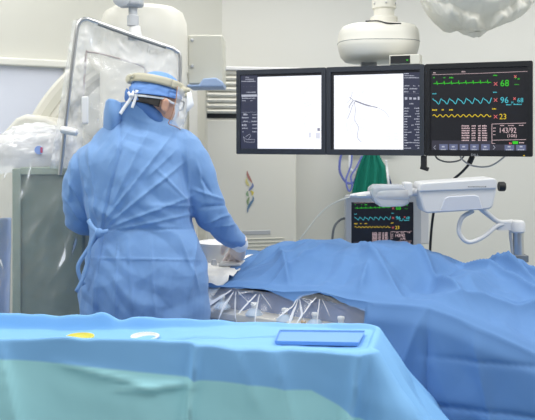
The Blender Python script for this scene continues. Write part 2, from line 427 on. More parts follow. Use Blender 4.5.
# ------------------------------------------------------------------ ceiling-hung shield, covered with clear plastic
YS = 3.05
sh = thing('hanging_radiation_shield', 'clear radiation shield in a steel tube frame under crinkled plastic behind the surgeon', 'radiation shield', P(132, 0, YS))
def SP(px, py, dy=0):
    Y = YS+(px-60)*0.0009+dy; return P(px, py, Y)
obj('frame_tube', tube(BM(), [SP(*q_, -.03) for q_ in ((60, 175), (66, 120), (73, 60), (77, 30), (80, 22), (86, 19), (95, 21.5), (130, 34), (168, 47), (176, 51), (180, 58), (179, 95))], 0.0085, 12), m_steel, sh)
obj('edge_strip', tube(BM(), [SP(98, 24, -0.042), SP(130, 35.5, -0.042), SP(166, 47.5, -0.042)], 0.0065, 8), m_dgrey, sh)
ap = [(79, 26), (92, 24), (130, 37), (166, 49), (176, 56), (175, 150), (68, 150), (72, 100)]
bm = BM()
a_ = [bm.verts.new(SP(x, y)) for x, y in ap]; bm.faces.new(a_)
obj('shield_pane', bm, m_acryl, sh, solid=0.006, smooth=False)
inner = [SP(83, 100, -.02), SP(86, 55, -.02), SP(89, 52, -.02), SP(110, 56, -.02), SP(141, 66, -.02), SP(146, 75, -.02), SP(146, 110, -.02)]
obj('inner_frame', tube(BM(), inner, 0.0028, 8), mat('inner_trim', 'A79C9C', 0.5), sh)
def cover(u, v):
    # crinkled plastic bag hung over the frame
    top = interp(u, [0, .12, .45, .8, .92, 1], [22, 19, 33, 45, 50, 62])
    L_, R_ = interp(v, [0, 1], [73, 50]), interp(v, [0, 1], [181, 186])
    px = L_+(R_-L_)*u; py = top-1.5+(170-top)*v
    n = ridged(Vector((px*0.035, py*0.03, 2.1)), 3)-1
    g = math.sin(px*0.9+py*0.12+4*noise.noise(Vector((px*.03, py*.02, 0))))*0.0015*(0.3+v)
    return SP(px, py, -0.022-0.014*n+g)
cvm = grid(BM(), cover, 90, 90)
for f_ in cvm.faces:
    c_ = f_.calc_center_median(); qx = 267.5+c_.x/c_.y*F; qy = HY+(CZ-c_.z)/c_.y*F
    if qx > interp(qy, [50, 110], [88, 83]) and qx < 144 and qy > 52+(qx-89)*.27: f_.material_index = 1
obj('plastic_cover', cvm, [film('shield_cover_film', haze=0.32, ridge=0.005, rscale=9, gain=1.0, rough=0.12, detail=3), film('shield_window_film', haze=0.20, ridge=0.008, rscale=6, gain=0.8, rough=0.1, detail=2)], sh, ang=180)
hub = BM(); pc = SP(133, 0)
lathe(hub, [(0.017, -0.108), (0.024, -0.106), (0.024, -0.066), (0.018, -0.062), (0.018, -0.01)], (pc.x, pc.y, pc.z), 24)
obj('ball_joint', hub, m_grey, sh)
yk = BM(); p1 = SP(136, 38); lathe(yk, [(0.030, -0.01), (0.032, 0.0), (0.024, 0.03), (0.022, 0.048), (0.018, 0.050)], (p1.x-0.004, p1.y, p1.z), 24)
obj('mount_cone', yk, m_white, sh)
hd = BM(); p2 = SP(131, 0); box(hd, (p2.x, p2.y, p2.z+0.0), (0.10, 0.07, 0.06)); obj('arm_head', hd, m_grey, sh, bevel=0.015)
obj('arm_cap', lathe(BM(), [(0.02, -0.03), (0.034, -0.03), (0.036, 0.02), (0.02, 0.03)], (p2.x-0.03, p2.y-0.03, p2.z), 24, Euler((PI/2, 0.3, 0))), m_grey, sh)
obj('suspension_pole', tube(BM(), [(p2.x, p2.y, p2.z+0.02), (p2.x, p2.y, 2.5), (p2.x, p2.y, 2.9)], 0.022, 16, sm=0), m_white, sh)
# lower bracket on the shield (grey plate with screw)
br = BM(); pb = P(85, 110, 3.04); box(br, pb, (0.028, 0.012, 0.11)); obj('bracket', br, m_white, sh, bevel=0.006)
ar = BM(); box(ar, P(69, 131, 3.0), (0.075, 0.03, 0.03), Euler((0, 0.2, 0))); obj('clamp', ar, m_white, sh, bevel=0.014)

# ------------------------------------------------------------------ grey-green panel in plastic, left
YL = 3.04
pa = P(12, 166, YL); pbb = P(84, 330, YL)
lp = thing('lead_panel', 'upright grey-green mottled panel under clear plastic left of the surgeon', 'shield panel', ((pa.x+pbb.x)/2, YL+0.1, 0))
wid = pbb.x-pa.x
bm = box(BM(), (pa.x+wid/2, YL+0.12, (pa.z+0.35)/2+0.0), (wid, 0.22, pa.z-0.35)); obj('panel', bm, m_lead, lp, bevel=0.012)
obj('edge_strip', box(BM(), (pa.x+0.018, YL+0.004, (pa.z+0.35)/2), (0.034, 0.012, pa.z-0.37)), m_leadedge, lp, bevel=0.004)['label'] = 'pale green edge strip'
obj('top_band', box(BM(), (pa.x+wid/2+0.015, YL+0.004, pa.z-0.02), (wid-0.036, 0.012, 0.03)), m_leadedge, lp, bevel=0.003)
obj('stand', box(BM(), (pa.x+wid/2, YL+0.12, 0.17), (wid*0.5, 0.2, 0.34)), m_grey, lp, bevel=0.02)
def bag(u, v):
    px = -22+110*u; py = interp(v, [0, 1], [158, 335])
    n = ridged(Vector((px*0.02, py*0.012+px*0.01, 7.3)), 3)-1
    edge = min(1, (1-u)*5)
    return P(px, py, YL-0.018-0.022*max(n, -0.6)*1.0-0.01+(1-edge)*0.03)
obj('plastic_sleeve', grid(BM(), bag, 90, 100), m_filmpanel, lp, ang=180)
# bagged white head on top of the panel
dv = thing('x_ray_tube_head', 'rounded white device bagged in cloudy plastic on top of the grey-green panel', 'x-ray tube', P(35, 165, 3.2))
hb = BM()
rs = []
for zz, hw, hdp in ((0.0, .165, .13), (.04, .172, .135), (.09, .165, .13), (.125, .14, .115), (.15, .10, .08), (.158, .04, .04)):
    c = P(36, 165, 3.2)
    rs.append([Vector((c.x+hw*math.copysign(abs(math.cos(t))**.7, math.cos(t)), c.y+hdp*math.copysign(abs(math.sin(t))**.7, math.sin(t)), c.z+zz)) for t in [2*PI*k/40 for k in range(40)]])
rings(hb, rs); obj('head_shell', hb, m_white, dv, bevel=0)
lb = P(39, 150, 3.045)
obj('label_disc', lathe(BM(), [(0.017, 0), (0.017, 0.004), (0.002, 0.004)], (lb.x, lb.y, lb.z), 24, Euler((PI/2, 0, 0))), mat('label_blue', '8FA8E0', 0.5), dv)
obj('label_mark', box(BM(), (lb.x+0.012, lb.y-0.006, lb.z), (0.008, 0.003, 0.022)), mat('label_red', 'C0607A', 0.5), dv)
def bag2(u, v):
    a = -PI*0.98*u-0.02; 
    c = P(37, 167, 3.2)
    rad = math.sin(v*PI/2)
    cx = math.copysign(abs(math.cos(a))**.8, math.cos(a))*(0.19*rad)
    cy = math.copysign(abs(math.sin(a))**.8, math.sin(a))*0.155*rad
    n = ridged(Vector((cx*9, cy*9, v*4)), 3)-1
    z = c.z+0.185*math.cos(v*PI/2)**.75-(0.02 if v > .9 else 0)
    k = 1+0.03*n
    return Vector((c.x+cx*k, c.y+cy*k, z+0.008*n))
obj('plastic_bag', grid(BM(), bag2, 80, 50), m_filmbag, dv, ang=180)
# blue cloth hanging at the far left behind the plastic
def bc(u, v):
    p = P(-14+25*u, 218+119*v, 3.2); p.y += 0.018*math.sin(u*9+v*2)+0.01*noise.noise(p*9); return p
tag(obj('blue_cloth', grid(BM(), bc, 24, 40), mat('pale_blue_fabric', 'A9BDE2', .8), None, solid=0.002, ang=180), 'strip of blue cloth hanging at the left edge beside the grey-green panel', 'cloth')

# ------------------------------------------------------------------ the bank of three monitors on its ceiling boom
BA = Vector((-0.143, 3.44, 0)); BB = Vector((1.045, 2.99, 0)); BU = (BB-BA).normalized(); BLEN = (BB-BA).length
BANG = math.atan2(BU.y, BU.x); MW = BLEN/3; ZB, ZTp = 1.414, 1.793
def bank(px, py):
    """where a sight line meets the plane of the monitor faces: (distance along the bank, height)"""
    r = (px-267.5)/F
    s = (BA.y*r-BA.x)/(BU.x-BU.y*r); Y = BA.y+BU.y*s
    return s, CZ-(py-HY)/F*Y
def emis(name, c, s=1.0):
    m = bpy.data.materials.new(name); m.use_nodes = True; b = m.node_tree.nodes['Principled BSDF']
    b.inputs['Base Color'].default_value = (0.01, 0.01, 0.012, 1); b.inputs['Roughness'].default_value = 0.35
    b.inputs['Emission Color'].default_value = lin(c); b.inputs['Emission Strength'].default_value = s
    return m
e_white = emis('screen_white', 'F4F7FF', 1.08); e_dark = emis('screen_sidebar', '30344A', 0.9); e_black = emis('screen_black', '0C0D14', 0.8)
e_txt = emis('screen_text', 'C8CCDC', 0.75); e_green = emis('screen_green', '35D020', 0.9); e_cyan = emis('screen_cyan', '4CC6D6', 0.9)
e_yel = emis('screen_yellow', 'E6C81E', 0.9); e_red = emis('screen_red', 'D86A6A', 0.9); e_blue = emis('screen_button', '70789C', 0.7)
e_ink = emis('screen_ink', '9A9AAC', 0.8); e_faint = emis('screen_faint', 'D9DCE8', 1.0); e_bar = emis('screen_bar', '3C3A48', 0.7); e_pink = emis('screen_pink', 'E0C4C8', 0.9)

def monitor(i, label, m_b, screens):
    s0 = i*MW; o = BA+BU*(s0+MW/2)
    t = thing('monitor', label, 'monitor', (o.x, o.y, ZB), BANG, None)
    def L(px, py): s, z = bank(px, py); return s-s0-MW/2, z-ZB
    h = ZTp-ZB; g = 0.0015
    # casing: a frame round a sunken screen
    bw = 0.021
    out = rrect(-MW/2+g, 0, MW/2-g, h, 0.006); 
    bm = BM(); n = len(out)
    inn = [(max(-MW/2+bw, min(MW/2-bw, x)), max(bw+0.004, min(h-bw, z))) for x, z in out]
    R_ = [[Vector((x, 0.045, z)) for x, z in out], [Vector((x, 0.0, z)) for x, z in out],
          [Vector((x, 0.0, z)) for x, z in inn], [Vector((x, 0.008, z)) for x, z in inn]]
    rings(bm, R_, cap=False); bm.faces.new([bm.verts.new(v) for v in R_[0][::-1]])
    obj('casing', bm, m_b, t, True, bevel=0.0015)
    bm = BM(); box(bm, (0, 0.06, h/2), (MW*0.6, 0.04, h*0.6)); obj('rear_housing', bm, m_b, t, True, bevel=0.01)
    scn = obj('screen', quad(BM(), -MW/2+bw-0.002, bw, MW/2-bw+0.002, h-bw+0.002, 0.0075), e_black, t, True, smooth=False)
    screens(t, L, scn)
    return t
def layer(par, name, bm, m, label=None):
    o = obj(name, bm, m, par, True, smooth=False)
    if label: o['label'] = label
    return o
def prect(bm, L, x0, y0, x1, y1, y):
    a = L(x0, y1); b = L(x1, y0); return quad(bm, a[0], a[1], b[0], b[1], y)
def lines(bm, L, rows, y):
    for x0, y0, x1, h in rows: prect(bm, L, x0, y0, x1, y0+h, y)
def scribble(bm, L, rows, y, seed=1):
    """rows of tiny dashes like text far too small to read"""
    rnd = random.Random(seed)
    for x0, y0, x1, h in rows:
        x = x0
        while x < x1-0.4:
            w_ = rnd.uniform(0.5, 1.5); hh = h*rnd.uniform(0.6, 1)
            prect(bm, L, x, y0+(h-hh), min(x+w_, x1), y0+h, y); x += w_+0.35
Y1, Y2, Y3 = 0.0068, 0.0060, 0.0052
def sA(t, L, scn):
    bm = BM(); prect(bm, L, 239.8, 75, 257, 150, Y1); layer(t, 'side_panel', bm, e_dark)
    bm = BM(); prect(bm, L, 257, 75, 322.5, 148.8, Y1); layer(t, 'x_ray_image', bm, e_white)
    bm = BM()
    scribble(bm, L, [(245, 76.5, 249, 1), (245, 78.6, 253, 1), (241, 80.6, 255, 1.1), (246, 91.5, 255, 1.1), (241.5, 97.6, 255, 1), (241.5, 100, 246, 1),
                     (250, 100, 252, 1), (243, 113.5, 247, 1.8), (252, 114, 256.5, 1), (241.5, 117, 248, 1.2), (252, 117, 256.5, 1.2), (243, 120.5, 247, 1.2), (251, 120.5, 256.5, 1.2),
                     (241.5, 124, 246, 2), (252, 124, 256.5, 1.2), (241.5, 127.5, 247, 1.2), (252, 127.5, 256.5, 1.2), (242, 131, 243, 1.2), (252, 131, 256.5, 1.2)], Y2, 3)
    lines(bm, L, [(241, 94.3, 256.4, 2.5), (241, 86.2, 256, .35), (241, 112, 256.4, .35), (241, 121.8, 256.4, .3)], Y2)
    layer(t, 'side_text', bm, e_txt)
    bm = BM()
    for pts in ([(243, 136.5), (244, 141.5), (248, 142.3), (254, 142)], [(245, 137), (249, 134), (250.5, 135.5), (248, 139)], [(243, 137), (246, 139.5), (254, 139.5), (254, 142)]):
        ribbon(bm, [L(*p) for p in pts], 0.0016, Y2)
    layer(t, 'side_icon', bm, e_txt)
    bm = BM()
    for pts in ([(289, 77), (291.5, 82)], [(308, 86), (303, 93), (305, 99)], [(303, 104), (310, 101.5)], [(304, 107), (311, 104)], [(309, 112), (303, 119), (305, 127)], [(299, 128), (301, 131)]):
        ribbon(bm, [L(*p) for p in pts], 0.002, Y2)
    lines(bm, L, [(308.5, 132.5, 310.5, 5), (315.5, 133, 319.5, 5.5)], Y2)
    layer(t, 'faint_trace', bm, e_faint)
    bm = BM(); prect(bm, L, 317, 128, 319.6, 131, Y2); layer(t, 'cursor_mark', bm, e_ink)
def sB(t, L, scn):
    bm = BM(); prect(bm, L, 403, 72, 420, 151.5, Y1); layer(t, 'side_panel', bm, e_dark)
    bm = BM(); prect(bm, L, 333.6, 73.4, 403, 149.6, Y1); layer(t, 'x_ray_image', bm, e_white)
    bm = BM()
    rows = [(404, 73, 409, 1), (404, 75, 414, 1), (404, 77, 419, 1.1), (404, 85, 409, 1.2), (413, 85, 415, 1.2), (418, 85, 420, 1.2), (404, 88, 408, 1.2), (409, 88, 417, 1.2), (404, 91, 408, 1.2), (413, 91, 415, 1.2)]
    rows += [(409, 103, 414, 1.2), (404, 107.5, 409, 1.2), (414, 107.5, 420, 1.2)]
    for k in range(15):
        y = 110.4+k*2.65; rows += [(404, y, 404+[4, 3, 7, 3, 3, 3][k % 6], 1.1), (417-[1, 2, 0, 3][k % 4], y, 419.8, 1.1)]
    rows += [(406, 142, 416, 1), (411, 124.5, 414, 1)]
    scribble(bm, L, rows, Y2, 5)
    lines(bm, L, [(404, 93.4, 419.6, .35), (404.5, 97, 407, 2.6), (409, 97.2, 411.5, 2.3), (413, 97.5, 416, 2), (417.5, 96.6, 419.8, 3.2)], Y2)
    layer(t, 'side_text', bm, e_txt)
    bm = BM()
    ribbon(bm, [L(*p) for p in smoothpts([(353, 100), (358, 102), (366, 105), (377, 107.5)], 4)], [0.001]*2+[0.006]*8+[0.0035]*3, Y2)
    for pts, w_ in (([(355, 101), (352, 106), (350, 112), (347, 119)], .0018), ([(354, 102), (355, 110), (354.5, 120), (358, 127), (357, 137), (361, 142)], .0018), ([(349, 97), (353, 100)], .0025), ([(377, 107.5), (385, 112), (389, 118)], .0012),
                    ([(352, 92), (351, 96), (349, 101), (346, 103)], .0012), ([(353, 100), (349, 106), (349, 108)], .003)):
        ribbon(bm, [L(*p) for p in smoothpts(pts, 4)], w_, Y2)
    layer(t, 'vessel_trace', bm, e_ink)
    bm = BM()
    for pts in ([(354, 100), (346, 115), (347, 130), (350, 134)], [(355, 120), (350, 128), (356, 140)], [(357, 126), (364, 129), (372, 134)], [(358, 118), (366, 120)], [(357, 98), (363, 91), (362, 94)], [(346, 86), (350, 92), (355, 93)]):
        ribbon(bm, [L(*p) for p in smoothpts(pts, 4)], .0016, Y2)
    scribble(bm, L, [(386, 132.5, 390, 1), (386, 135.5, 390, 1), (386, 138.5, 390, 1), (394, 132.5, 398, 1), (394, 135.5, 398, 1), (394, 138.5, 398, 1)], Y2, 9)
    layer(t, 'faint_trace', bm, e_faint)
def wave(kind, x0, x1, y0, y1, n):
    pts = []
    N_ = n*(10 if kind != 'ecg' else 12)
    for k in range(N_+1):
        t = k/N_; ph = (t*n) % 1; x = x0+(x1-x0)*t; y = y0+(y1-y0)*t
        if kind == 'ecg':
            d = -2.6 if abs(ph-.5) < .05 else (1.2 if abs(ph-.6) < .04 else (-.5 if abs(ph-.25) < .06 else 0))
        elif kind == 'pleth': d = -2.9+5.8*(ph/.75) if ph < .75 else 2.9-5.8*((ph-.75)/.25); d += .4*math.sin(ph*12)
        else: d = -1.2*math.sin(ph*2*PI)
        pts.append((x, y+d))
    return pts
def vitals(t, L, T=lambda x, y: (x, y), k=1.0, full=True):
    """the patient monitor picture; T maps the big screen's points to another screen"""
    LL = lambda x, y: L(*T(x, y))
    I = Matrix.Identity(4)
    def tx(bm, s, x, yb, hpx, ws=0.95):
        a = LL(x, yb); b = LL(x, yb-hpx); text_mesh(bm, s, a[0], a[1], abs(b[1]-a[1]), I, Y2, wscale=ws)
    def x_mark(bm, x, y, r=1.7):
        ribbon(bm, [LL(x-r, y-r), LL(x+r, y+r)], .0028*k, Y2); ribbon(bm, [LL(x-r, y+r), LL(x+r, y-r)], .0028*k, Y2)
    g = BM(); ribbon(g, [LL(*p) for p in wave('ecg', 433, 491, 83.6, 82.2, 8)], .0026*k, Y2)
    scribble(g, LL, [(433, 77, 434.5, 1), (443, 77, 445, 1), (449, 76.6, 453, 1.6), (493, 74.6, 497, 1.2), (515, 77, 516.6, 1.6), (517.5, 77.5, 520, 2), (514.5, 84, 519, .8)], Y2, 2)
    tx(g, '68', 500, 86.2, 6.6); layer(t, 'ecg_display', g, e_green, 'green heart trace and 68')
    c = BM(); ribbon(c, [LL(*p) for p in wave('pleth', 432.5, 491.5, 101.5, 100.5, 7)], .0030*k, Y2)
    scribble(c, LL, [(432, 92.8, 436, 1.4), (493, 91.2, 497, 1.5), (506, 104, 511, 1.2), (513.5, 103.5, 521.5, 1.3)], Y2, 4)
    tx(c, '96', 500, 103, 6.2); tx(c, '68', 517, 102.3, 4.6); tx(c, 'pi', 511, 103, 2.4); layer(t, 'oxygen_display', c, e_cyan, 'cyan pulse trace and 96')
    y_ = BM(); ribbon(y_, [LL(*p) for p in wave('resp', 432.5, 491, 115.8, 115.6, 10)], .0028*k, Y2)
    scribble(y_, LL, [(432, 109, 437, 1.7), (441.5, 109, 443.5, 1.4), (449, 108.8, 453, 1.7), (492, 108, 496, 1.4)], Y2, 6)
    tx(y_, '23', 499, 119.2, 5.6); layer(t, 'breathing_display', y_, e_yel, 'yellow breathing trace and 23')
    for p in ((495.5, 83.8), (495.5, 100), (495.5, 116.6), (515.2, 76.4, 1.2), (514.5, 98.6, 1.2)):
        r_ = BM(); x_mark(r_, *p); layer(t, 'alarm_cross', r_, e_red)
    r_ = BM()
    scribble(r_, LL, [(509, 142.2, 512, 2)], Y2, 6); layer(t, 'alarm_mark', r_, e_red)
    p_ = BM()
    ribbon(p_, [LL(432, 74.6), LL(480, 73.2), LL(528, 71.2)], .0014*k, Y2)
    scribble(p_, LL, [(433, 71.6, 436, 1.6), (461.5, 70.6, 465.5, 1.6)], Y2, 7)
    for a, b in (((491.8, 124), (491.8, 143.5)), ((491.8, 124), (526, 123)), ((491.8, 140.2), (526, 139.6)), ((491.8, 143.5), (495, 143.5))): ribbon(p_, [LL(*a), LL(*b)], .0018*k, Y2)
    tx(p_, '143/92', 498.5, 132.8, 5.4, .82); tx(p_, '(106)', 507, 137.2, 3.5, .9)
    rows = []
    for kx, wx in ((461.5, 8), (471.5, 4), (478, 3), (482, 5)):
        for q in range(7): rows.append((kx, 125.0+q*2.4, kx+wx, 1.5))
    rows += [(500, 125, 504, .9), (508, 125, 514, .9), (519, 124.8, 524, .9), (493, 127.5, 495.5, 1), (493, 130.5, 495.5, 1), (493, 134, 495.5, 1), (519, 141.8, 524, 1.4)]
    scribble(p_, LL, rows, Y2, 8); layer(t, 'readings_table', p_, e_pink, 'white table of readings and 143/92')
    b_ = BM(); prect(b_, LL, 512.5, 141.2, 518, 144, Y2); layer(t, 'battery_mark', b_, e_green)
    bb = BM(); prect(bb, LL, 431.5, 140.6, 491, 151.8, Y1); prect(bb, LL, 491, 144.6, 527, 151.8, Y1); layer(t, 'tool_bar', bb, e_bar)
    for x0 in (439, 449, 459.5, 470, 481): layer(t, 'screen_button', prect(BM(), LL, x0, 144.2, x0+8.6, 151, Y2), e_blue)
    for x0 in (504.5, 516): layer(t, 'screen_button', prect(BM(), LL, x0, 145, x0+9.6, 151.2, Y2), e_blue)
    kt = BM(); rows = []
    for x0 in (440, 450, 460.5, 471, 482): rows.append((x0+.6, 148.8, x0+6, 1.2))
    for x0 in (505.5, 517): rows.append((x0+.6, 149, x0+7, 1.2))
    scribble(kt, LL, rows, Y3, 11)
    for x0 in (443, 453, 463.5, 474, 485, 509, 521): prect(kt, LL, x0-1.4, 146, x0+1.4, 147.4, Y3)
    for x0, d in ((434.5, -1), (494, 1)): ribbon(kt, [LL(x0-d, 145.5), LL(x0+d, 147.5), LL(x0-d, 149.5)], .002*k, Y3)
    layer(t, 'button_text', kt, e_txt)
def sC(t, L, scn):
    vitals(t, L)
    I = Matrix.Identity(4); bm = BM(); a = L(471, 155.8); text_mesh(bm, 'DELL', a[0], a[1], 0.0085, I, -0.0006, wscale=1.15)
    layer(t, 'maker_lettering', bm, mat('bezel_print', 'A9ADB4', 0.4))
    bm = BM(); p = L(524, 155.6); quad(bm, p[0]-.003, p[1]-.002, p[0]+.003, p[1]+.002, -0.0006); layer(t, 'power_light', bm, e_yel)
mA = monitor(0, 'leftmost of the three hung monitors, white x-ray image with dark side panel on its left', m_bezel, sA)
mB = monitor(1, 'middle hung monitor, white x-ray image with branching dark vessel and side panel on its right', m_bezel, sB)
mC = monitor(2, 'rightmost hung monitor, black screen with green, cyan and yellow vital sign traces', m_bezel2, sC)
bm = BM(); p = mC; box(bm, (-MW/2-0.006, 0.02, -0.028), (0.022, 0.03, 0.055)); box(bm, (-MW/2-0.003, 0.02, -0.052), (0.034, 0.026, 0.016), Euler((0, 0.3, 0)))
obj('latch', bm, m_black, mC, True, bevel=0.003)
# boom
bc_ = P(378, 44, 3.42)
bo = thing('ceiling_boom', 'cream ceiling boom with a rounded housing carrying the row of three monitors', 'ceiling boom', (bc_.x, bc_.y, 2.9))
hs = BM(); rs = []
hw = 40/F*3.42
for zz, k_ in ((-.083, .70), (-.078, .82), (-.055, .93), (-.02, .985), (.0, 1.0), (.004, .992), (.03, .99), (.055, .965), (.072, .90), (.080, .78), (.084, .45)):
    rs.append([Vector((bc_.x+hw*k_*math.copysign(abs(math.cos(t))**.62, math.cos(t)), bc_.y+hw*.95*k_*math.copysign(abs(math.sin(t))**.75, math.sin(t)), bc_.z+zz)) for t in [2*PI*j/56 for j in range(56)]])
rings(hs, rs); obj('housing', hs, m_cream, bo, ang=60)
obj('seam', tube(BM(), [Vector((bc_.x+hw*1.0*math.copysign(abs(math.cos(t))**.62, math.cos(t)), bc_.y+hw*.95*math.copysign(abs(math.sin(t))**.75, math.sin(t)), bc_.z+.002)) for t in [2*PI*j/56 for j in range(57)]], 0.0012, 6, sm=0, cap=False), m_dgrey, bo)
cx = P(384, 0, 3.42).x
cl_ = BM()
lathe(cl_, [(.062, .08), (.062, .118), (.056, .122), (.046, .124), (.046, .155), (.054, .16), (.054, .225), (.050, .23), (.050, .24), (.054, .245), (.054, 1.2)], (cx, bc_.y, bc_.z), 40)
obj('column', cl_, m_cream, bo, ang=25)
for zz in (.178, .215, .265, .3):
    for a in (-2.6, -1.55, -0.55):
        obj('bolt', ball(BM(), (cx+.055*math.cos(a), bc_.y+.055*math.sin(a), bc_.z+zz), .0055, seg=10), m_steel, bo)
sw = BM()
tube(sw, [(cx-.10, bc_.y-.13, bc_.z+.083), (cx-.05, bc_.y-.14, bc_.z+.083), (cx-.01, bc_.y-.16, bc_.z+.071), (cx+.05, bc_.y-.15, bc_.z+.070)], .003, 8)
obj('slot', sw, m_black, bo)
# neck and rail behind the monitors
nk = BM(); box(nk, (bc_.x-.04, bc_.y+0.02, (bc_.z-.08+1.6)/2), (0.07, 0.05, bc_.z-.08-1.6)); obj('neck', nk, m_grey, bo, bevel=.005)
rl = BM(); rc = BA+BU*(BLEN/2); rn = Vector((-BU.y, BU.x, 0))
box(rl, (rc.x+rn.x*.105, rc.y+rn.y*.105, 1.6), (BLEN*.85, .04, .06), Euler((0, 0, BANG))); obj('rail', rl, m_grey, bo, bevel=.005)
jb = BM(); box(jb, (bc_.x-.04, bc_.y-.005, 1.6), (.09, .12, .1)); obj('rail_joint', jb, m_grey, bo, bevel=.005)
# little box on the middle monitor
s_, z_ = bank(403, 60); q = BA+BU*s_+rn*0.035
sb = thing('receiver_box', 'small metal box with black front and green light on top of the middle monitor', 'receiver box', (q.x, q.y, ZTp), BANG)
obj('case', box(BM(), (0.005, 0.0, 0.022), (0.128, 0.065, 0.042)), m_cream2, sb, True, bevel=.003)
obj('front_panel', box(BM(), (-0.012, -0.034, 0.022), (0.082, 0.004, 0.032)), m_black, sb, True)
obj('indicator_light', box(BM(), (0.018, -0.037, 0.019), (0.007, 0.003, 0.005)), e_green, sb, True)
# cables under the monitors
def cable(name, label, pts, r, m, cat='cable', grp=None):
    return tag(obj(name, tube(BM(), pts, r, 8, sm=10), m), label, cat, grp)
cable('cable', 'thin grey cable looping under the left half of the rightmost hung monitor', [P(434, 153, 3.2), P(438, 159, 3.2), P(448, 162, 3.2), P(460, 160, 3.22), P(466, 153, 3.22)], .0035, m_dgrey)
cable('cable', 'pale cable looping under the right half of the rightmost hung monitor', [P(458, 153, 3.18), P(464, 161, 3.18), P(474, 166, 3.18), P(490, 166, 3.16), P(504, 157, 3.14), P(506, 152, 3.14)], .0035, m_grey)
cable('cable', 'black cable hanging from the rightmost hung monitor down behind the injector', [P(474, 152, 3.25), P(471, 161, 3.25), P(462, 172, 3.3), P(446, 186, 3.4), P(436, 202, 3.45), P(431, 235, 3.5), P(429, 285, 3.5)], .006, m_black)
obj('plug', tube(BM(), [P(472.5, 156, 3.25), P(469, 164, 3.26)], .012, 10, sm=0), m_black, None).name = 'plug'
pl = bpy.data.objects['plug']; pl.parent = bpy.data.objects['cable.002']

# ------------------------------------------------------------------ lower monitor on its stand
LY = 3.7
l0, l1 = P(346, 196, LY), P(421, 260, LY)
lm = thing('patient_monitor', 'grey-framed vital signs monitor low behind the patient drape, under the hanging monitors', 'monitor', ((l0.x+l1.x)/2, LY, 0))
lw = l1.x-l0.x; lh = 0.33; lz0 = l0.z-lh
fr_ = BM()
o_ = rrect(-lw/2, lz0, lw/2, l0.z, .015); i_ = [(max(-lw/2+.026, min(lw/2-.036, x)), max(lz0+.03, min(l0.z-.03, z))) for x, z in o_]
R_ = [[Vector((x, .09, z)) for x, z in o_], [Vector((x, 0, z)) for x, z in o_], [Vector((x, 0, z)) for x, z in i_], [Vector((x, .012, z)) for x, z in i_]]
rings(fr_, R_, cap=False); fr_.faces.new([fr_.verts.new(v) for v in R_[0][::-1]])
obj('casing', fr_, m_grey, lm, True, bevel=.003)
obj('screen', quad(BM(), -lw/2+.024, lz0+.028, lw/2-.034, l0.z-.028, .0105), e_black, lm, True, smooth=False)
cxm = (l0.x+l1.x)/2
def LL_(px, py): v = P(px, py, LY); return v.x-cxm, v.z
TT = lambda x, y: (354.5+(x-432)*(409-354.5)/(521-432), 201+(y-71)*(238-201)/(134-71))
_Y = (Y1, Y2, Y3)
def LLy(px, py): return LL_(px, py)
Y1, Y2, Y3 = 0.0098, 0.0090, 0.0082
vitals(lm, LLy, TT, .62)
Y1, Y2, Y3 = _Y
obj('side_bracket', box(BM(), (lw/2+.025, .06, l0.z-.13), (.05, .05, .22)), m_white, lm, True, bevel=.008)
obj('stand_post', box(BM(), (0, .07, lz0/2), (.06, .05, lz0)), m_grey, lm, True, bevel=.006)
obj('stand_base', box(BM(), (0, .07, .03), (.42, .42, .06)), m_dgrey, lm, True, bevel=.015)
cable('cable', 'grey cables drooping from the left side of the low vital signs monitor', [P(347, 218, 3.76), P(340, 220, 3.74), P(334, 228, 3.72), P(332, 245, 3.72), P(331, 275, 3.72)], .006, m_dgrey)
cable('cable', 'thin pale tube arching up from behind the drape to the syringe head', [P(296, 246, 3.3), P(304, 234, 3.25), P(318, 216, 3.2), P(332, 204, 3.12), P(350, 197, 3.02), P(366, 195.5, 2.98)], .0022, m_tube_w, 'tube')

# ------------------------------------------------------------------ green gown and lines hanging on the back wall
GY = 5.05
gb = thing('hanging_green_gown', 'dark green cloth gathered and hanging from a wall hook under the middle monitor', 'gown', P(372, 140, GY))
def gfn(u, v):
    yb = 152+v*100
    L_ = interp(yb, [152, 158, 170, 195, 252], [365, 362, 357, 351, 350]); R_ = interp(yb, [152, 158, 170, 195, 252], [378, 381, 388, 391, 394])
    p = P(L_+(R_-L_)*u, yb, GY)
    p.y += -0.045*math.sin(PI*u)-0.022*math.sin(u*24+1.3*math.sin(v*3))*(0.4+v)
    return p
obj('cloth', grid(BM(), gfn, 70, 40), m_green, gb, solid=.003, ang=180)
obj('hook', tube(BM(), [P(372, 153, 5.02), P(372, 146, 5.0), P(372, 146, 5.19)], .01, 10, sm=4), m_steel, gb)
tag(obj('strap', grid(BM(), lambda u, v: P(385+v*3+u*2.2, 160+28*v, 4.98+.01*math.sin(v*7)), 4, 20), m_strap, None, solid=.003, ang=180), 'white strap hanging at the right edge of the green cloth', 'strap')
tag(obj('strap', grid(BM(), lambda u, v: P(388+v*8*u+v*2, 172+30*v, 5.0), 4, 20), m_gown_in, None, solid=.003, ang=180), 'dark strap hanging to the right of the green cloth', 'strap')
cable('tube', 'large loop of blue tubing hanging left of the green cloth', [P(343, 150, GY), P(340, 160, GY), P(340, 172, GY), P(346, 182, GY), P(353, 183, GY), P(356, 178, GY)], .008, m_tube_b, 'tubing')
cable('tube', 'small loop of blue tubing beside the green cloth', [P(352, 150, 5.0), P(351, 165, 5.0), P(346, 180, 5.0), P(349, 191, 5.0), P(352, 186, 5.0), P(351, 176, 5.0), P(356, 168, 5.0), P(362, 156, 5.0)], .006, m_tube_b, 'tubing')
cable('tube', 'white tubing hanging down the wall left of the green cloth', [P(350, 150, 5.1), P(350, 168, 5.08), P(355, 173, 5.06), P(352, 188, 5.06)], .008, m_strap, 'tubing')
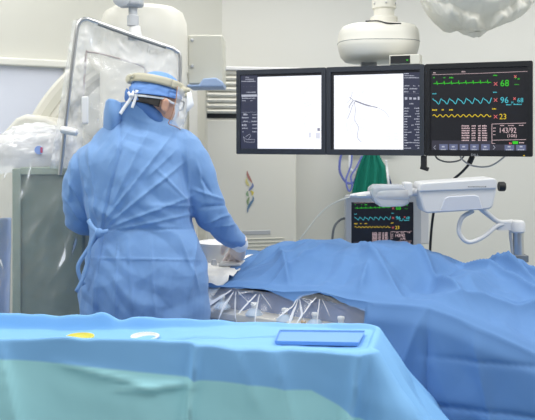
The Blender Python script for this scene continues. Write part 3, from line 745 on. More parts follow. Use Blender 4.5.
tag(obj('coat_rail', box(BM(), P(368, 148, 5.17), (0.42, 0.03, 0.05)), m_white, None, bevel=.006), 'white hook rail on the back wall behind the middle monitor', 'rail')

# ------------------------------------------------------------------ contrast injector on its arm
IY = 2.95
m_inj = mat('injector_plastic', 'D3D4D6', 0.5)
inj = thing('contrast_injector', 'white injector head with black knob and clear syringe barrel over the patient drape', 'injector', P(460, 210, IY))
hd_ = BM()
def IM(Y): return Matrix.Translation((0, Y, 0))
def poly(pts, Y): return [((x-267.5)/F*Y, 1.5-(y-135)/F*Y) for x, y in pts]
prism(hd_, poly([(419, 187), (421, 184), (494, 179), (497, 181), (496, 193), (493, 207), (489, 209.5), (427, 213.5), (424, 211), (421, 200)], IY), .13, IM(IY)); obj('head', hd_, m_inj, inj, bevel=.010)
lid = BM(); prism(lid, poly([(420, 185.5), (422, 183), (494, 178), (497, 180), (497, 189), (419, 192)], IY-.004), .14, IM(IY-.006)); obj('lid', lid, m_inj, inj, bevel=.006)
rc_ = BM(); prism(rc_, poly([(440, 212), (445, 198.5), (449, 196.5), (475, 195), (479, 196.5), (483, 209.5)], IY-.006), .012, IM(IY-.005)); obj('side_recess', rc_, mat('pale_grey_plastic', 'C6CAD4', 0.4), inj, bevel=.003)
obj('shaft', tube(BM(), [P(420, 192, IY+.06), P(407, 192.5, IY+.06)], .016, 16, sm=0), m_inj, inj)
obj('knob', lathe(BM(), [(.017, 0), (.019, .004), (.019, .022), (.016, .026)], P(498.5, 186.5, IY+.05), 20, Euler((0, PI/2, 0))), m_black, inj)
bt = BM(); a = P(473, 187.3, IY-.007); text_mesh
scb = BM(); scribble(scb, lambda x, y: (P(x, y, IY-.0075).x, P(x, y, IY-.0075).z), [(468, 186.2, 487, 1.0)], 0, 12)
scb.transform(Matrix.Translation((0, IY-.0075, 0))); obj('small_print', scb, m_dgrey, inj, smooth=False)
sy = BM(); tube(sy, [P(374, 194.5, IY+.06), P(379, 194.5, IY+.06), P(398, 194.5, IY+.06), P(407, 194.5, IY+.06)], [.026, .034, .036, .036], 24, sm=4)
obj('syringe', sy, film('syringe_glass', haze=.35, ridge=0.0, rough=.15, gain=.6), inj)
jk = BM(); prism(jk, poly([(371, 194), (372, 189), (377, 186), (404, 186), (409, 189), (412, 196), (411, 205), (404, 207.5), (382, 208), (376, 203)], IY), .10, IM(IY+.03)); obj('syringe_holder', jk, film('holder_plastic', haze=.4, ridge=0.0, rough=.2, gain=.5, col='D4DAE2'), inj, bevel=.01)
obj('clamp', box(BM(), P(407, 189, IY+.06), (.035, .06, .055)), m_inj, inj, bevel=.006)
obj('nozzle', tube(BM(), [P(350, 195.5, IY+.05), P(362, 195, IY+.06), P(372, 194.6, IY+.06)], [.006, .012, .014], 14, sm=3), m_inj, inj)
obj('arm_cable', tube(BM(), [P(473, 211, IY+.05), P(462, 218, IY+.04), P(459, 232, IY+.03), P(468, 242, IY+.03), P(483, 237, IY+.05), P(497, 226, IY+.08), P(508, 224, IY+.1)], .0085, 12), m_inj, inj)
obj('support_arm', tube(BM(), [P(481, 208, IY+.07), P(489, 215, IY+.08), P(499, 222, IY+.09), P(512, 222.5, IY+.1)], [.013, .011, .010, .013], 14), m_inj, inj)
el = BM(); pp = P(517, 228, IY+.1); lathe(el, [(.026, -.018), (.032, -.012), (.032, .018), (.026, .028), (.018, .031)], pp, 24); box(el, (pp.x-.045, pp.y, pp.z+.008), (.07, .03, .03)); obj('elbow', el, m_inj, inj)
obj('post', tube(BM(), [P(518, 230, IY+.1), P(518.5, 262, IY+.1)], .021, 20, sm=0), m_steel, inj)
obj('post_core', tube(BM(), [P(510, 232, IY+.1), P(513.5, 262, IY+.1)], .006, 10, sm=0), m_grey, inj)
obj('post_clamp', box(BM(), P(519, 258, IY+.1), (.062, .05, .028)), m_dgrey, inj, bevel=.003)
ip = P(519, 258, IY+.1)
obj('lower_post', tube(BM(), [ip, (ip.x, ip.y, .05)], .021, 20, sm=0), m_steel, inj)
obj('foot', lathe(BM(), [(.22, 0), (.22, .02), (.05, .05), (.02, .06)], (ip.x, ip.y, 0), 32), m_grey, inj)

# ------------------------------------------------------------------ plastic-wrapped lamp head hanging at the top right
wp = P(478, -20, 3.3)
wl = thing('covered_surgical_lamp', 'white crumpled plastic cover hanging over a lamp head at the top right', 'surgical lamp', (wp.x, wp.y, 2.2))
obj('lamp_head', lathe(BM(), [(.05, .12), (.16, .10), (.20, .04), (.20, 0), (.17, -.02)], (wp.x, wp.y, wp.z+.02), 32), m_white, wl)
obj('lamp_pole', tube(BM(), [(wp.x, wp.y, wp.z+.1), (wp.x, wp.y, 2.9)], .03, 16, sm=0), m_white, wl)
def wfn(u, v):
    a = 2*PI*u
    px = 478; bot = 0
    ca_, sa = math.cos(a), math.sin(a)
    X = wp.x+0.295*(abs(ca_)**.8)*math.copysign(1, ca_)*(math.sin(v*PI/2)**.5 if v > 0 else 0)
    Yy = wp.y+0.20*sa*(math.sin(v*PI/2)**.5 if v > 0 else 0)
    xx = (X-wp.x)/.295
    zb = interp(xx, [-1, -.85, -.5, -.1, .15, .5, .9, 1], [2, 18, 27, 31, 30, 22, 17, 4])
    ztop = CZ-(-70-HY)/F*3.3; zbot = CZ-(zb-HY)/F*3.3
    z = zbot+(ztop-zbot)*(1-math.sin(min(1, 1-v+0.0)*PI/2)) if False else zbot+(ztop-zbot)*(v**2.2)
    n = ridged(Vector((X*7, z*4, sa*1.5)), 3)-1
    d = 0.030*n; q1 = 2.5*noise.noise(Vector((X*5, 0, z*5))); xr = X-wp.x; sw_ = .030*(1-abs(math.sin(14*xr+22*(z-2.0)*(1 if xr < 0 else -1)+q1)))+.018*(1-abs(math.sin(30*xr-30*(z-2.0)*(1 if xr < 0 else -1)+2*q1)))-.03
    return Vector((X+d*ca_*.6, Yy+d*sa-0.02*n+sw_*(1 if sa < 0 else -1), z+0.03*n*(1-v)*min(1, v*5)))
obj('plastic_cover', grid(BM(), wfn, 200, 90), m_bundle, wl, ang=180)

# ------------------------------------------------------------------ procedure table with the patient drape
TO = Vector((-0.2, 2.94, 0)); TU = Vector((.835, -.55, 0)).normalized(); TV = Vector((.55, .835, 0)).normalized()
TANG = math.atan2(TU.y, TU.x)
def T3(s, t, z): return TO+TU*s+TV*t+Vector((0, 0, z))
def s_at(px, t):
    r = (px-267.5)/F; b = TO+TV*t
    return (b.y*r-b.x)/(TU.x-TU.y*r)
def sz(px, py, t):
    s = s_at(px, t); Y = (TO+TU*s+TV*t).y
    return s, CZ-(py-HY)/F*Y
ridge = [sz(*p, 0.42) for p in ((225, 268), (240, 266), (252, 259), (262, 251), (276, 245), (290, 243), (340, 243), (400, 243), (414, 249), (426, 258), (434, 265), (442, 272), (452, 276), (470, 272), (484, 271), (498, 277), (520, 284), (545, 292))]
rs_, rz_ = [a for a, b in ridge], [max(b, .925) for a, b in ridge]
fedge = [sz(*p, 0.0) for p in ((215, 284), (240, 283), (285, 288), (318, 287), (350, 295), (385, 299), (426, 302), (455, 312), (492, 328), (540, 350))]
fs_, fz_ = [a for a, b in fedge], [b for a, b in fedge]
hem = [sz(*p, -0.02) for p in ((210, 284), (224, 288), (240, 289), (262, 289), (285, 298), (296, 302), (301, 297), (318, 293), (330, 297), (350, 306), (372, 312))]
hs_, hz_ = [a for a, b in hem], [b for a, b in hem]
S_L = s_at(373, 0)
pt = thing('procedure_table', 'procedure table with a side control rail, hidden under the blue patient drape', 'table', tuple(T3(.5, .37, 0)))
def tbox(s0, s1, t0, t1, z0, z1):
    bm = BM(); box(bm, (0, 0, 0), (s1-s0, t1-t0, z1-z0), Euler((0, 0, TANG)))
    c = T3((s0+s1)/2, (t0+t1)/2, (z0+z1)/2); bm.transform(Matrix.Translation(c)); return bm
obj('tabletop', tbox(-1.0, 1.9, .07, .66, .82, .855), m_white, pt, bevel=.01)
obj('pedestal', tbox(.9, 1.35, .2, .55, .1, .82), m_grey, pt, bevel=.02)
obj('base', tbox(.6, 1.7, .12, .62, 0, .1), m_grey, pt, bevel=.02)
obj('control_panel', tbox(.13, .655, -.055, .03, .775, .838), mat('control_panel_plastic', 'CFCBC0', 0.45), pt, bevel=.006)
m_knob = mat('pale_blue_knob', '9DB4CC', 0.4); m_knobw = mat('knob_cap', 'DFE3E6', 0.35)
for px, zz in ((222, .85), (254, .842), (285, .838), (315, .838), (341, .838)):
    s = s_at(px, -.03)
    c = T3(s, -.03, zz-.008)
    k = obj('control_knob', lathe(BM(), [(.032, 0), (.033, .006), (.021, .020), (.010, .027)], c, 20), m_knob, pt)
    obj('knob_cap', lathe(BM(), [(.009, .022), (.010, .036), (.013, .040), (.012, .047), (.004, .049)], c, 16), m_knobw, k)
for s in (.42, .50, .58, .63):
    c = T3(s, -.045, .838); obj('button', lathe(BM(), [(.009, 0), (.009, .008), (.004, .010)], c, 14), mat('button_%d' % int(s*100), {42: 'C8A060', 50: 'E8E8E8', 57: 'E8E8E8', 58: 'E8E8E8', 63: 'C0402E'}.get(int(s*100), 'E8E8E8'), 0.4), pt)
obj('control_rail', tbox(-.1, .13, -.04, .03, .80, .83), m_grey, pt, bevel=.006)

def base_z(s): return interp(s, fs_, fz_)
def Htop(s, t):
    zr = interp(s, rs_, rz_); zf = base_z(s)
    k = sstep(0.0, .42, t)
    k = k**.8
    z = zf+(zr-zf)*k
    if t > .42:
        zb = min(zr, .93)+.35*max(0, zr-.93); z = zr+(zb-zr)*sstep(.45, .80, t)
    return z
cre_top = [((.62, .50), (.95, .10), .016, .020), ((.70, .62), (1.25, .30), .016, .018), ((.45, .35), (.78, .02), .02, .014), ((.10, .30), (.34, .0), .02, .016), ((.05, .2), (.20, .42), .018, .012),
           ((.30, .38), (.22, .0), .018, .012), ((.95, .55), (1.35, .50), .015, .024), ((.82, .65), (1.1, .45), .013, .026), ((1.0, .25), (1.6, .2), .02, .012), ((.55, .2), (.62, -.02), .016, .012),
           ((.9, .1), (1.25, .28), .02, .014), ((.40, .42), (.62, .2), .016, .012)]
cre_front = [((.875, .93), (.90, .2), .008, -.010), ((.66, .93), (.70, .2), .03, .02), ((.70, .64), (1.7, .70), .007, -.008), ((.9, .80), (1.6, .83), .006, -.006), ((1.02, .9), (1.12, .5), .03, .012),
             ((.86, .93), (.74, .55), .025, .014), ((1.25, .86), (1.35, .3), .03, .014), ((.7, .42), (1.7, .45), .007, -.008)]
def topz(s, t):
    z = Htop(s, max(0, t))-.012*(1-sstep(-.012, .03, t))
    e = sstep(0.0, .08, t)
    o = 2.0*sum(crease((s, t), *c) for c in cre_top)
    o += .018*(ridged(Vector((s*2.6+t, t*3.2, 1.5)), 2)-1)+.022*crumple(s, t, 2.6, 1)+.008*crumple(s, t, 7, 5)
    bump = .02*math.exp(-((s-1.02)**2/.012+(t-.60)**2/.006))+.04*math.exp(-((s-1.25)**2/.010+(t-.72)**2/.02))
    return z+(1.0 if s > -.02 else .3)*(o*e)+bump
def pdrape(u, v):
    s = -0.72+2.62*u
    if v < .32:      # falls in front
        k = v/.32
        zt = base_z(s)-.012
        zl = .22 if s > S_L else interp(s, hs_, hz_)-.004*noise.noise(Vector((s*30, 0, 0)))
        if S_L-.012 < s <= S_L+.02:
            f = sstep(S_L-.012, S_L+.02, s); zl = (interp(s, hs_, hz_))*(1-f)+.22*f
        if s < -.1: zl = .60
        z = zl+(zt-zl)*k
        d = zt-z
        t = -.012-.02*sstep(0, .06, d)-.07*d
        o = 1.5*sum(crease((s, z), *c) for c in cre_front)
        o += (.010*ridged(Vector((s*2.2+z, z*1.8, 4.2)), 2)+.022*crumple(s, z, 2.0, 2)+.006*crumple(s, z, 6, 7))*min(1, d*6)+.006*math.sin(s*15+z*2)*min(1, d*3)
        return T3(s, t-o, z)
    if v < .90:
        k = (v-.32)/.58; t = -.012+.792*k
        return T3(s, t, topz(s, t))
    k = (v-.90)/.10
    z0 = topz(s, .78); z = z0-.45*k
    return T3(s, .78+.02*math.sin(s*18)*k+.06*math.sqrt(k), z)
pd_ = obj('patient_drape', grid(BM(), pdrape, 480, 280), m_patient, None, solid=.0015, ang=180)
tag(pd_, 'large blue surgical drape covering the patient and falling down the front at right', 'drape')
ud = obj('under_drape', grid(BM(), lambda u, v: T3(-.70+1.37*u, .045+.012*math.sin(u*40)+.01*noise.noise(Vector((u*12, v*4, 0)))-.05*v, .905-.55*v), 120, 30), mat('mid_blue_fabric', '5F80BC', .8, ridge=.004, rscale=6), None, solid=.002, ang=180)
tag(ud, 'darker blue cloth layer seen behind the clear pouch on the table side', 'drape')
# clear pouch over the controls
m_pouch = film('pouch_film', haze=0.13, ridge=0.003, rscale=12, gain=0.8, rough=0.12, detail=2)
anch = [s_at(x, -.02) for x in (238, 262, 301, 322)]
def pouch(u, v):
    s = -.04+.70*u; zt = min(interp(s, hs_, hz_)+.006, base_z(s)-.014); z = zt-(zt-.70)*v
    o = 0
    # pleats fanning out from gathered points on the hem
    for i, a in enumerate(anch):
        for ang in ((-1.1, -.35, .5, 1.2), (-1.3, -.6, .15, .9), (-.8, -.2, .4, 1.0), (-.5, .3, .75, 1.25))[i]:
            ang2 = ang+.13*math.sin(i*5+ang*9)
            d = abs((s-a)-(zt-z)*math.tan(ang2))*math.cos(ang2); r = math.hypot(s-a, zt-z)
            if r < .16: o += .006*math.exp(-d/.0030)*sstep(0, .03, r)*(1-sstep(.05, .15, r))
    return T3(s, -.034-.05*sstep(0, .5, v)-o, z)
pc_ = obj('clear_pouch', grid(BM(), pouch, 300, 70), m_pouch, None, ang=180)
tag(pc_, 'clear crinkled plastic pouch hanging over the table side controls', 'plastic cover')

# white basin, paper sheet and packet near the surgeon's hand
Bc = P(221, 252, 3.30)
bs = BM(); n = 40
prof = [(.035, .0), (.05, .0), (.066, .05), (.082, .082), (.085, .084), (.080, .080), (.062, .05), (.046, .008), (.0, .006)]
rsb = [[Vector((Bc.x+r*1.25*math.cos(2*PI*k/n), Bc.y+r*1.1*math.sin(2*PI*k/n), .952+z)) for k in range(n)] for r, z in prof[:-1]]
rings(bs, rsb); tag(obj('basin', bs, m_white, None), 'white plastic basin beside the surgeon\'s gloved hand', 'basin')
def paper(u, v):
    A = P(203, 262, 3.42); B = P(262, 262, 3.46); C_ = P(228, 283, 2.93); D = P(196, 283, 2.93)
    a = A.lerp(B, u); b = D.lerp(C_, u); p = a.lerp(b, v)
    z = .952+.012*(ridged(Vector((p.x*12, p.y*9, 0)), 2)-1)
    q_ = (p-TO); tt = q_.dot(TV)
    if tt < .03: z -= (0.03-tt)*1.5
    return Vector((p.x, p.y, z))
tag(obj('paper_sheet', grid(BM(), paper, 40, 40), m_ptape, None, solid=.002, ang=180), 'white crumpled paper sheet on the blue drape under the basin', 'paper sheet')
pk = BM(); a = P(232, 267, 3.16); box(pk, (a.x, a.y, .967), (.10, .06, .012), Euler((.12, -.05, -.35)))
k_ = obj('instrument_packet', pk, mat('packet_film', 'D8D8D6', 0.3), None, bevel=.004); tag(k_, 'small grey packet lying on the white paper below the basin', 'packet')
pk = BM(); a = P(214, 260, 3.17); lathe(pk, [(.012, 0), (.014, .004), (.008, .022), (.003, .024)], (a.x, a.y, .958), 16)
tag(obj('stopcock', pk, m_grey, None), 'small grey cap on the white paper left of the packet', 'cap')

# ------------------------------------------------------------------ instrument table in front
FB = [Vector((-1.45, 2.575, 0)), Vector((.345, 2.33, 0)), Vector((.285, 2.085, 0)), Vector((-1.45, 2.20, 0))]
it = thing('instrument_table', 'trolley table under a light blue drape in the foreground', 'table', (-.5, 2.27, 0))
tt_ = BM(); a_ = [Vector((p.x+(.0 if i in (0, 3) else -.03), p.y+(.05 if i > 1 else -.05), .815)) for i, p in enumerate(FB)]; b_ = [v+Vector((0, 0, .02)) for v in a_]
rings(tt_, [a_, b_]); obj('tabletop', tt_, m_steel, it, bevel=.004)
for i, p in enumerate(a_):
    q = Vector((p.x*.95, p.y+(-.03 if i < 2 else .03), 0)); obj('leg', tube(BM(), [(q.x, q.y, .02), (q.x, q.y, .815)], .014, 12, sm=0), m_steel, it)
def loop(n_edge=(150, 40, 150, 30), rad=.035):
    pts = []
    for i in range(4):
        a, b = FB[i], FB[(i+1) % 4]; d = (b-a).normalized(); L_ = (b-a).length; nrm = Vector((-d.y, d.x, 0))  # outward (clockwise order: left normal)
        prv = (a-FB[i-1]).normalized(); 
        n = n_edge[i]
        for k in range(n):
            t = rad+(L_-2*rad)*k/(n-1); pts.append((a+d*t, nrm))
        nx = (FB[(i+2) % 4]-b).normalized(); nn = Vector((-nx.y, nx.x, 0))
        c = b-d*rad+nx*rad
        for k in range(1, 10):
            f = k/10; m = (nrm*math.cos(f*PI/2)+nn*math.sin(f*PI/2)).normalized(); pts.append((c+m*rad, m))
    return pts
LP = loop()
# outward normals must point away from the centre
cen = sum((p for p, n in LP), Vector())/len(LP)
_q = [p for p, n in LP]
for _ in range(8): _q = [(_q[i-1]+_q[i]*2+_q[(i+1) % len(_q)])/4 for i in range(len(_q))]
LP = []
for i, p in enumerate(_q):
    d = (_q[(i+1) % len(_q)]-_q[i-1]).normalized(); LP.append((p, Vector((-d.y, d.x, 0))))
def fd(i, lev):
    p, n = LP[i]; s = i/len(LP); back = n.y > .5
    wob = .007*noise.noise(Vector((p.x*6, p.y*6, 0)))+.004*noise.noise(Vector((p.x*17, p.y*17, 3)))
    if back: wob += .010*math.exp(-((p.x+.53)/.03)**2)-.012*math.exp(-((p.x+.47)/.03)**2)
    zr = .916+wob+sstep(.3, .9, -n.y)*(.010-.014*sstep(-.25, .05, p.x))
    if lev <= 0:   # inside: rim down to the bed, then to the middle line of the table
        k = -lev; mx_ = max(-1.38, min(.17, p.x))
        yb = 2.575-(p.x+1.45)*.1388; yf = 2.20-(p.x+1.45)*.0671
        bed = .868+.037*sstep(-.7, .0, p.x)
        if k <= .4:
            f = k/.4; q = p-n*(.004+.016*f); z = zr+(bed-zr)*sstep(0, 1, f)
        else:
            f = (k-.4)/.6; q0 = p-n*.020; mid = Vector((mx_, (yb+yf)/2, 0)); q = q0*(1-f)+mid*f; z = bed
        z += .005*(ridged(Vector((q.x*7, q.y*9, 1)), 2)-1)*min(1, k*2)
        return Vector((q.x, q.y, z))
    d = lev*.62
    right = max(0, n.x)
    flare = .004*sstep(0, .004, d)+.05*d+right*(.62*min(d, .30)+.35*max(0, d-.3))
    corner = max(0, min(n.x, -n.y))*1.2
    flare += corner*.25*d
    fold = (.020*math.sin(s*70+2*noise.noise(Vector((s*9, d*2, 0))))+.022*noise.noise(Vector((p.x*4, p.y*4, d*1.2))))*min(1, d*3)
    if n.x > .05: fold += .10*min(d, .5)*tri(math.atan2(n.y, n.x)*1.1+p.y*3.2+.15)
    if n.x > .05 or p.x > .2: fold += .035*crumple(math.atan2(n.y, n.x)*.35+p.y, d, 3.2, 6)*min(1, d*6)
    q = p+n*(flare+fold)
    if n.y < -.5:
        X, Z = p.x, zr-d
        o = crease((X, Z), (-.19, .93), (-.24, .45), .008, .030)+crease((X, Z), (.25, .93), (.19, .4), .012, .04)-crease((X, Z), (.27, .90), (.26, .4), .012, .03)+crease((X, Z), (-.60, .86), (-.30, .80), .008, .018)+crease((X, Z), (-.42, .79), (-.20, .815), .007, .022)
        o += crease((X, Z), (.02, .91), (.10, .62), .02, .018)+crease((X, Z), (-.75, .9), (-.66, .60), .015, .02)+crease((X, Z), (-.08, .9), (-.02, .75), .012, .014)
        o += .022*sstep(-.21-.06*d, -.195-.06*d, X)+(.016*crumple(X, Z, 2.6, 4)+.005*crumple(X, Z, 8, 8))*min(1, d*8)
        q += n*o
    return Vector((q.x, q.y, zr-d))
levs = [-1, -.85, -.7, -.55, -.4, -.33, -.26, -.2, -.13, -.07, 0.0]+[.004, .012, .025]+[.05+.95*k/60 for k in range(61)]
fdm = BM(); rings(fdm, [[fd(i, l) for i in range(len(LP))] for l in levs], cap=False)
fo = obj('table_drape', fdm, m_drape, None, ang=180, solid=.0015)
tag(fo, 'light blue paper drape with teal lower ply over the foreground table', 'drape')
def cup(px, py, m, label, r=.0405):
    Y = 2.29; c = P(px, py, Y); z0 = .869
    h = c.z-z0
    k = BM(); lathe(k, [(r*.7, 0), (r*.72, .002), (r*.95, h-.006), (r*1.06, h-.004), (r*1.06, h), (r*.96, h), (r*.90, h-.008), (r*.66, .006)], (c.x, Y, z0), 36)
    tag(obj('cup', k, m, None), label, 'cup', None)
cup(80, 336, m_yellow, 'yellow-rimmed plastic cup on the light blue draped table')
cup(145, 335.5, mat('cream_plastic', 'F4EFE2', 0.4), 'cream plastic cup on the light blue draped table')
tr_ = BM()
c4 = [P(279, 336, 2.27), P(366, 337.5, 2.26), P(359, 347, 2.13), P(274, 344.5, 2.145)]
z1 = .919
o4 = [Vector((p.x, p.y, 0)) for p in c4]; cc = sum(o4, Vector())/4
def off(k, z): return [Vector((cc.x+(p.x-cc.x)*k, cc.y+(p.y-cc.y)*k, z)) for p in o4]
rings(tr_, [off(.95, z1-.012), off(.985, z1-.002), off(1.0, z1), off(.98, z1), off(.96, z1-.006)])
tag(obj('tray', tr_, m_tray, None, bevel=.002), 'shallow blue plastic tray at the right end of the light blue draped table', 'tray')

# ------------------------------------------------------------------ the surgeon
su = thing('surgeon', 'person in blue gown, cap and face shield seen from behind, gloved hand reaching right', 'person', (-.46, 2.86, 0))
def ell(c, a, b, n=40, p=1.0): return [Vector((c.x+a*math.copysign(abs(math.cos(t))**p, math.cos(t)), c.y+b*math.copysign(abs(math.sin(t))**p, math.sin(t)), c.z)) for t in [2*PI*k/n for k in range(n)]]
TOR = [ # py, left, right, Y of the axis, half depth
 (425, 76, 214, 2.84, .175), (360, 78, 212, 2.84, .175), (320, 80, 209, 2.845, .17), (290, 82, 209, 2.85, .17), (262, 87, 205.5, 2.855, .163), (244, 91, 200, 2.86, .152), (232, 93, 195, 2.865, .142), (222, 92, 192, 2.87, .14),
 (200, 86, 191, 2.875, .15), (175, 83, 191, 2.885, .155), (155, 82, 191, 2.895, .15), (142, 92, 186, 2.905, .138), (131, 101, 180, 2.91, .125), (123, 108, 174, 2.91, .118), (115, 113, 168, 2.905, .120), (108, 116, 159, 2.90, .120), (101, 119, 148, 2.895, .112)]
def torso(bm, infl=0.0, rows=TOR):
    q = smoothpts(rows, 4); rs = []
    for py, l, r, Y, b in q:
        c = P((l+r)/2, py, Y); rs.append(ell(c, (r-l)/2/F*Y-infl, b-infl, 44, .9))
    return rings(bm, rs)
RSL = [(168, 148, 2.91, .070), (182, 154, 2.90, .086), (197, 180, 2.895, .074), (208, 206, 2.91, .069), (217, 221, 2.95, .060), (229, 234, 3.03, .048), (238, 242, 3.08, .036)]
LSL = [(108, 153, 2.91, .066), (96, 164, 2.90, .082), (84, 184, 2.90, .077), (81, 206, 2.915, .068), (86, 220, 2.97, .060), (112, 222, 3.10, .050), (150, 232, 3.22, .038)]
def limb(bm, rows, infl=0.0, n=24):
    return tube(bm, [P(a, b, c) for a, b, c, d in rows], [max(.02, d-infl) for a, b, c, d in rows], n, round_ends=False)
HC = P(156, 96, 2.875)
HM = Matrix.Translation(HC) @ Matrix.Rotation(math.radians(-45), 4, 'Z') @ Matrix.Rotation(math.radians(-16), 4, 'X')
def hb_ball(bm, c, r, rot=None): 
    t = BM(); ball(t, c, r, rot); t.transform(HM); me = bpy.data.meshes.new('x'); t.to_mesh(me); t.free(); bm.from_mesh(me); bpy.data.meshes.remove(me)
def hjoin(bm, t, M=HM):
    t.transform(M); me = bpy.data.meshes.new('x'); t.to_mesh(me); t.free(); bm.from_mesh(me); bpy.data.meshes.remove(me)
body = BM()
torso(body, .030)
for rows in (RSL, LSL): limb(body, rows[:-1]+[rows[-1][:3]+(.050,)], .030)
hb_ball(body, (0, -.005, .0), (.074, .094, .083)); hb_ball(body, (0, .035, -.045), (.060, .058, .070)); hb_ball(body, (0, .052, -.088), (.036, .036, .030))
t = BM(); tube(t, [(0, .088, .01), (0, .102, -.022), (0, .112, -.040), (0, .098, -.050)], [.009, .011, .014, .010], 12, round_ends=True); hjoin(body, t)
t = BM(); tube(t, [(-.022, .090, -.068), (0, .096, -.068), (.022, .090, -.068)], .007, 10, round_ends=True); hjoin(body, t)
t = BM(); tube(t, [(-.04, .082, .018), (0, .092, .020), (.04, .082, .018)], .008, 10, round_ends=True); hjoin(body, t)
for sx in (-1, 1):
    t = BM(); tube(t, [(sx*.068, .006, -.068), (sx*.076, .004, -.056), (sx*.086, -.004, -.032), (sx*.088, -.014, -.020), (sx*.084, -.022, -.032), (sx*.076, -.012, -.056)], [.007, .008, .007, .007, .006, .006], 10, round_ends=True); hjoin(body, t)
    hb_ball(body, (sx*.078, -.005, -.044), (.009, .018, .028))
nk = P(145, 116, 2.93)
tube(body, [P(143, 130, 2.925), nk, HM @ Vector((0, -.012, -.05))], [.066, .060, .058], 20)
# legs and shoes, hidden by the tables from here
for dx in (-.095, .095):
    tube(body, [(-.452+dx, 2.85, .86), (-.455+dx*1.1, 2.84, .52), (-.455+dx*1.15, 2.85, .10)], [.095, .062, .045], 18)
rgh = remesh(body, .0065, 4); obj('body', rgh, m_skin, su, ang=180)
for dx in (-.105, .105):
    sb_ = BM(); rs = []
    for yy, w_, h_ in ((-.09, .025, .05), (-.07, .042, .075), (0, .045, .085), (.09, .048, .065), (.16, .045, .045), (.185, .02, .03)):
        rs.append([Vector((-.455+dx+w_*math.cos(a), 2.86+yy, max(0.002, .002+h_*(.5+.5*math.sin(a))))) for a in [2*PI*k/20 for k in range(20)]])
    rings(sb_, rs); obj('shoe', sb_, m_shoe, su, sub=1)
for dx in (-.1, .1):
    tr2 = BM(); tube(tr2, [(-.455+dx, 2.85, .60), (-.455+dx*1.1, 2.845, .35), (-.455+dx*1.1, 2.85, .10)], [.10, .085, .07], 20); obj('trouser_leg', tr2, m_scrub, su)
# gown
CP = lambda x, y: (P(x, y, 2.75).x, P(x, y, 2.75).z)
CR_ = [ # from, to, width, height of the fold (px in the photograph turned into metres on the back of the gown)
 ((183, 163), (106, 226), .010, .012), ((168, 140), (104, 222), .011, .011), ((192, 196), (108, 228), .008, .010), ((192, 214), (110, 231), .007, .010), ((150, 128), (112, 205), .012, .009),
 ((186, 130), (189, 200), .012, .012), ((190, 205), (156, 168), .008, .009), ((193, 206), (150, 205), .007, .009), ((130, 128), (108, 170), .010, .007), ((90, 150), (98, 222), .010, .009), ((82, 160), (96, 230), .008, .008),
 ((200, 175), (214, 196), .008, -.010), ((194, 190), (226, 200), .007, .010), ((200, 208), (228, 205), .007, -.010), ((206, 224), (232, 214), .006, .009), ((196, 160), (206, 196), .010, .010),
 ((222, 228), (236, 224), .005, .007), ((70, 180), (84, 212), .008, .010), ((64, 196), (82, 222), .007, .010), ((76, 150), (70, 200), .010, .009),
 ((88, 258), (206, 260), .0035, .005), ((117, 236), (114, 330), .004, .006), ((104, 236), (92, 320), .012, .012), ((150, 238), (156, 330), .014, .008), ((196, 234), (190, 300), .014, .010), ((178, 236), (200, 290), .012, .010),
 ((128, 240), (134, 330), .012, .007), ((98, 230), (196, 229), .005, -.007), ((150, 175), (176, 150), .010, .008)]
CR_ = [(CP(*a), CP(*b), w_*.6, h_*(1.0 if w_ < .0045 else .95)) for a, b, w_, h_ in CR_]
seam = [CP(118, 122), CP(120, 150), CP(109, 190), CP(101, 236), CP(92, 330)]
sx_ = [p[0] for p in seam][::-1]; szz = [p[1] for p in seam][::-1]
def gdisp(co, n):
    k = sstep(.2, -.35, n.y) if False else min(1, max(0, (.35-n.y)/.6))
    # measured on the back plane
    o = 0
    if k > 0:
        X = co.x*2.75/co.y; Z = CZ+(co.z-CZ)*2.75/co.y
        for c in CR_: o += crease((X, Z), *c)
        xs = interp(Z, szz, sx_)
        if Z < 1.56: o += .006*(sstep(xs+.003, xs-.004, X) if False else (1-sstep(xs-.003, xs+.004, X)))-.006*math.exp(-abs(X-xs-.004)/.006)
    o *= k
    o += .006*(ridged(Vector((co.x*5+co.z*2, co.y*5, co.z*3)), 2)-1)+.011*crumple(co.x+co.y*.6, co.z, 5, 3)+.0065*crumple(co.x-co.y*.6, co.z, 12, 6)
    return o
gown = BM(); torso(gown)
limb(gown, RSL); limb(gown, LSL)
go = remesh(gown, .0052, 6, gdisp)
obj('gown', go, m_gown, su, ang=180)
# standing flap of the gown collar at the back, and its tie
def flap(u, v):
    top = [(104, 112), (106, 101), (109, 98.5), (115, 99.5), (121, 103), (127, 106)]
    bot = [(103, 132), (107, 133), (111, 133), (115, 131), (121, 124), (129, 114)]
    a = [0, .2, .4, .6, .8, 1]
    px = interp(u, a, [p[0] for p in bot])*(1-v)+interp(u, a, [p[0] for p in top])*v
    py = interp(u, a, [p[1] for p in bot])*(1-v)+interp(u, a, [p[1] for p in top])*v
    Y = 2.86-.06*math.sin(u*PI)-.01*v+.05*(1-u)**2*0
    return P(px, py, Y-.015*math.sin(v*PI))
obj('collar_flap', grid(BM(), flap, 24, 16), m_gown, su, solid=.002, ang=180)
obj('collar_lining', tube(BM(), [P(113, 120, 2.88), P(114, 128, 2.87), P(117, 134, 2.86)], [.014, .02, .006], 12), m_gown_in, su)['label'] = 'navy lining in the collar opening'
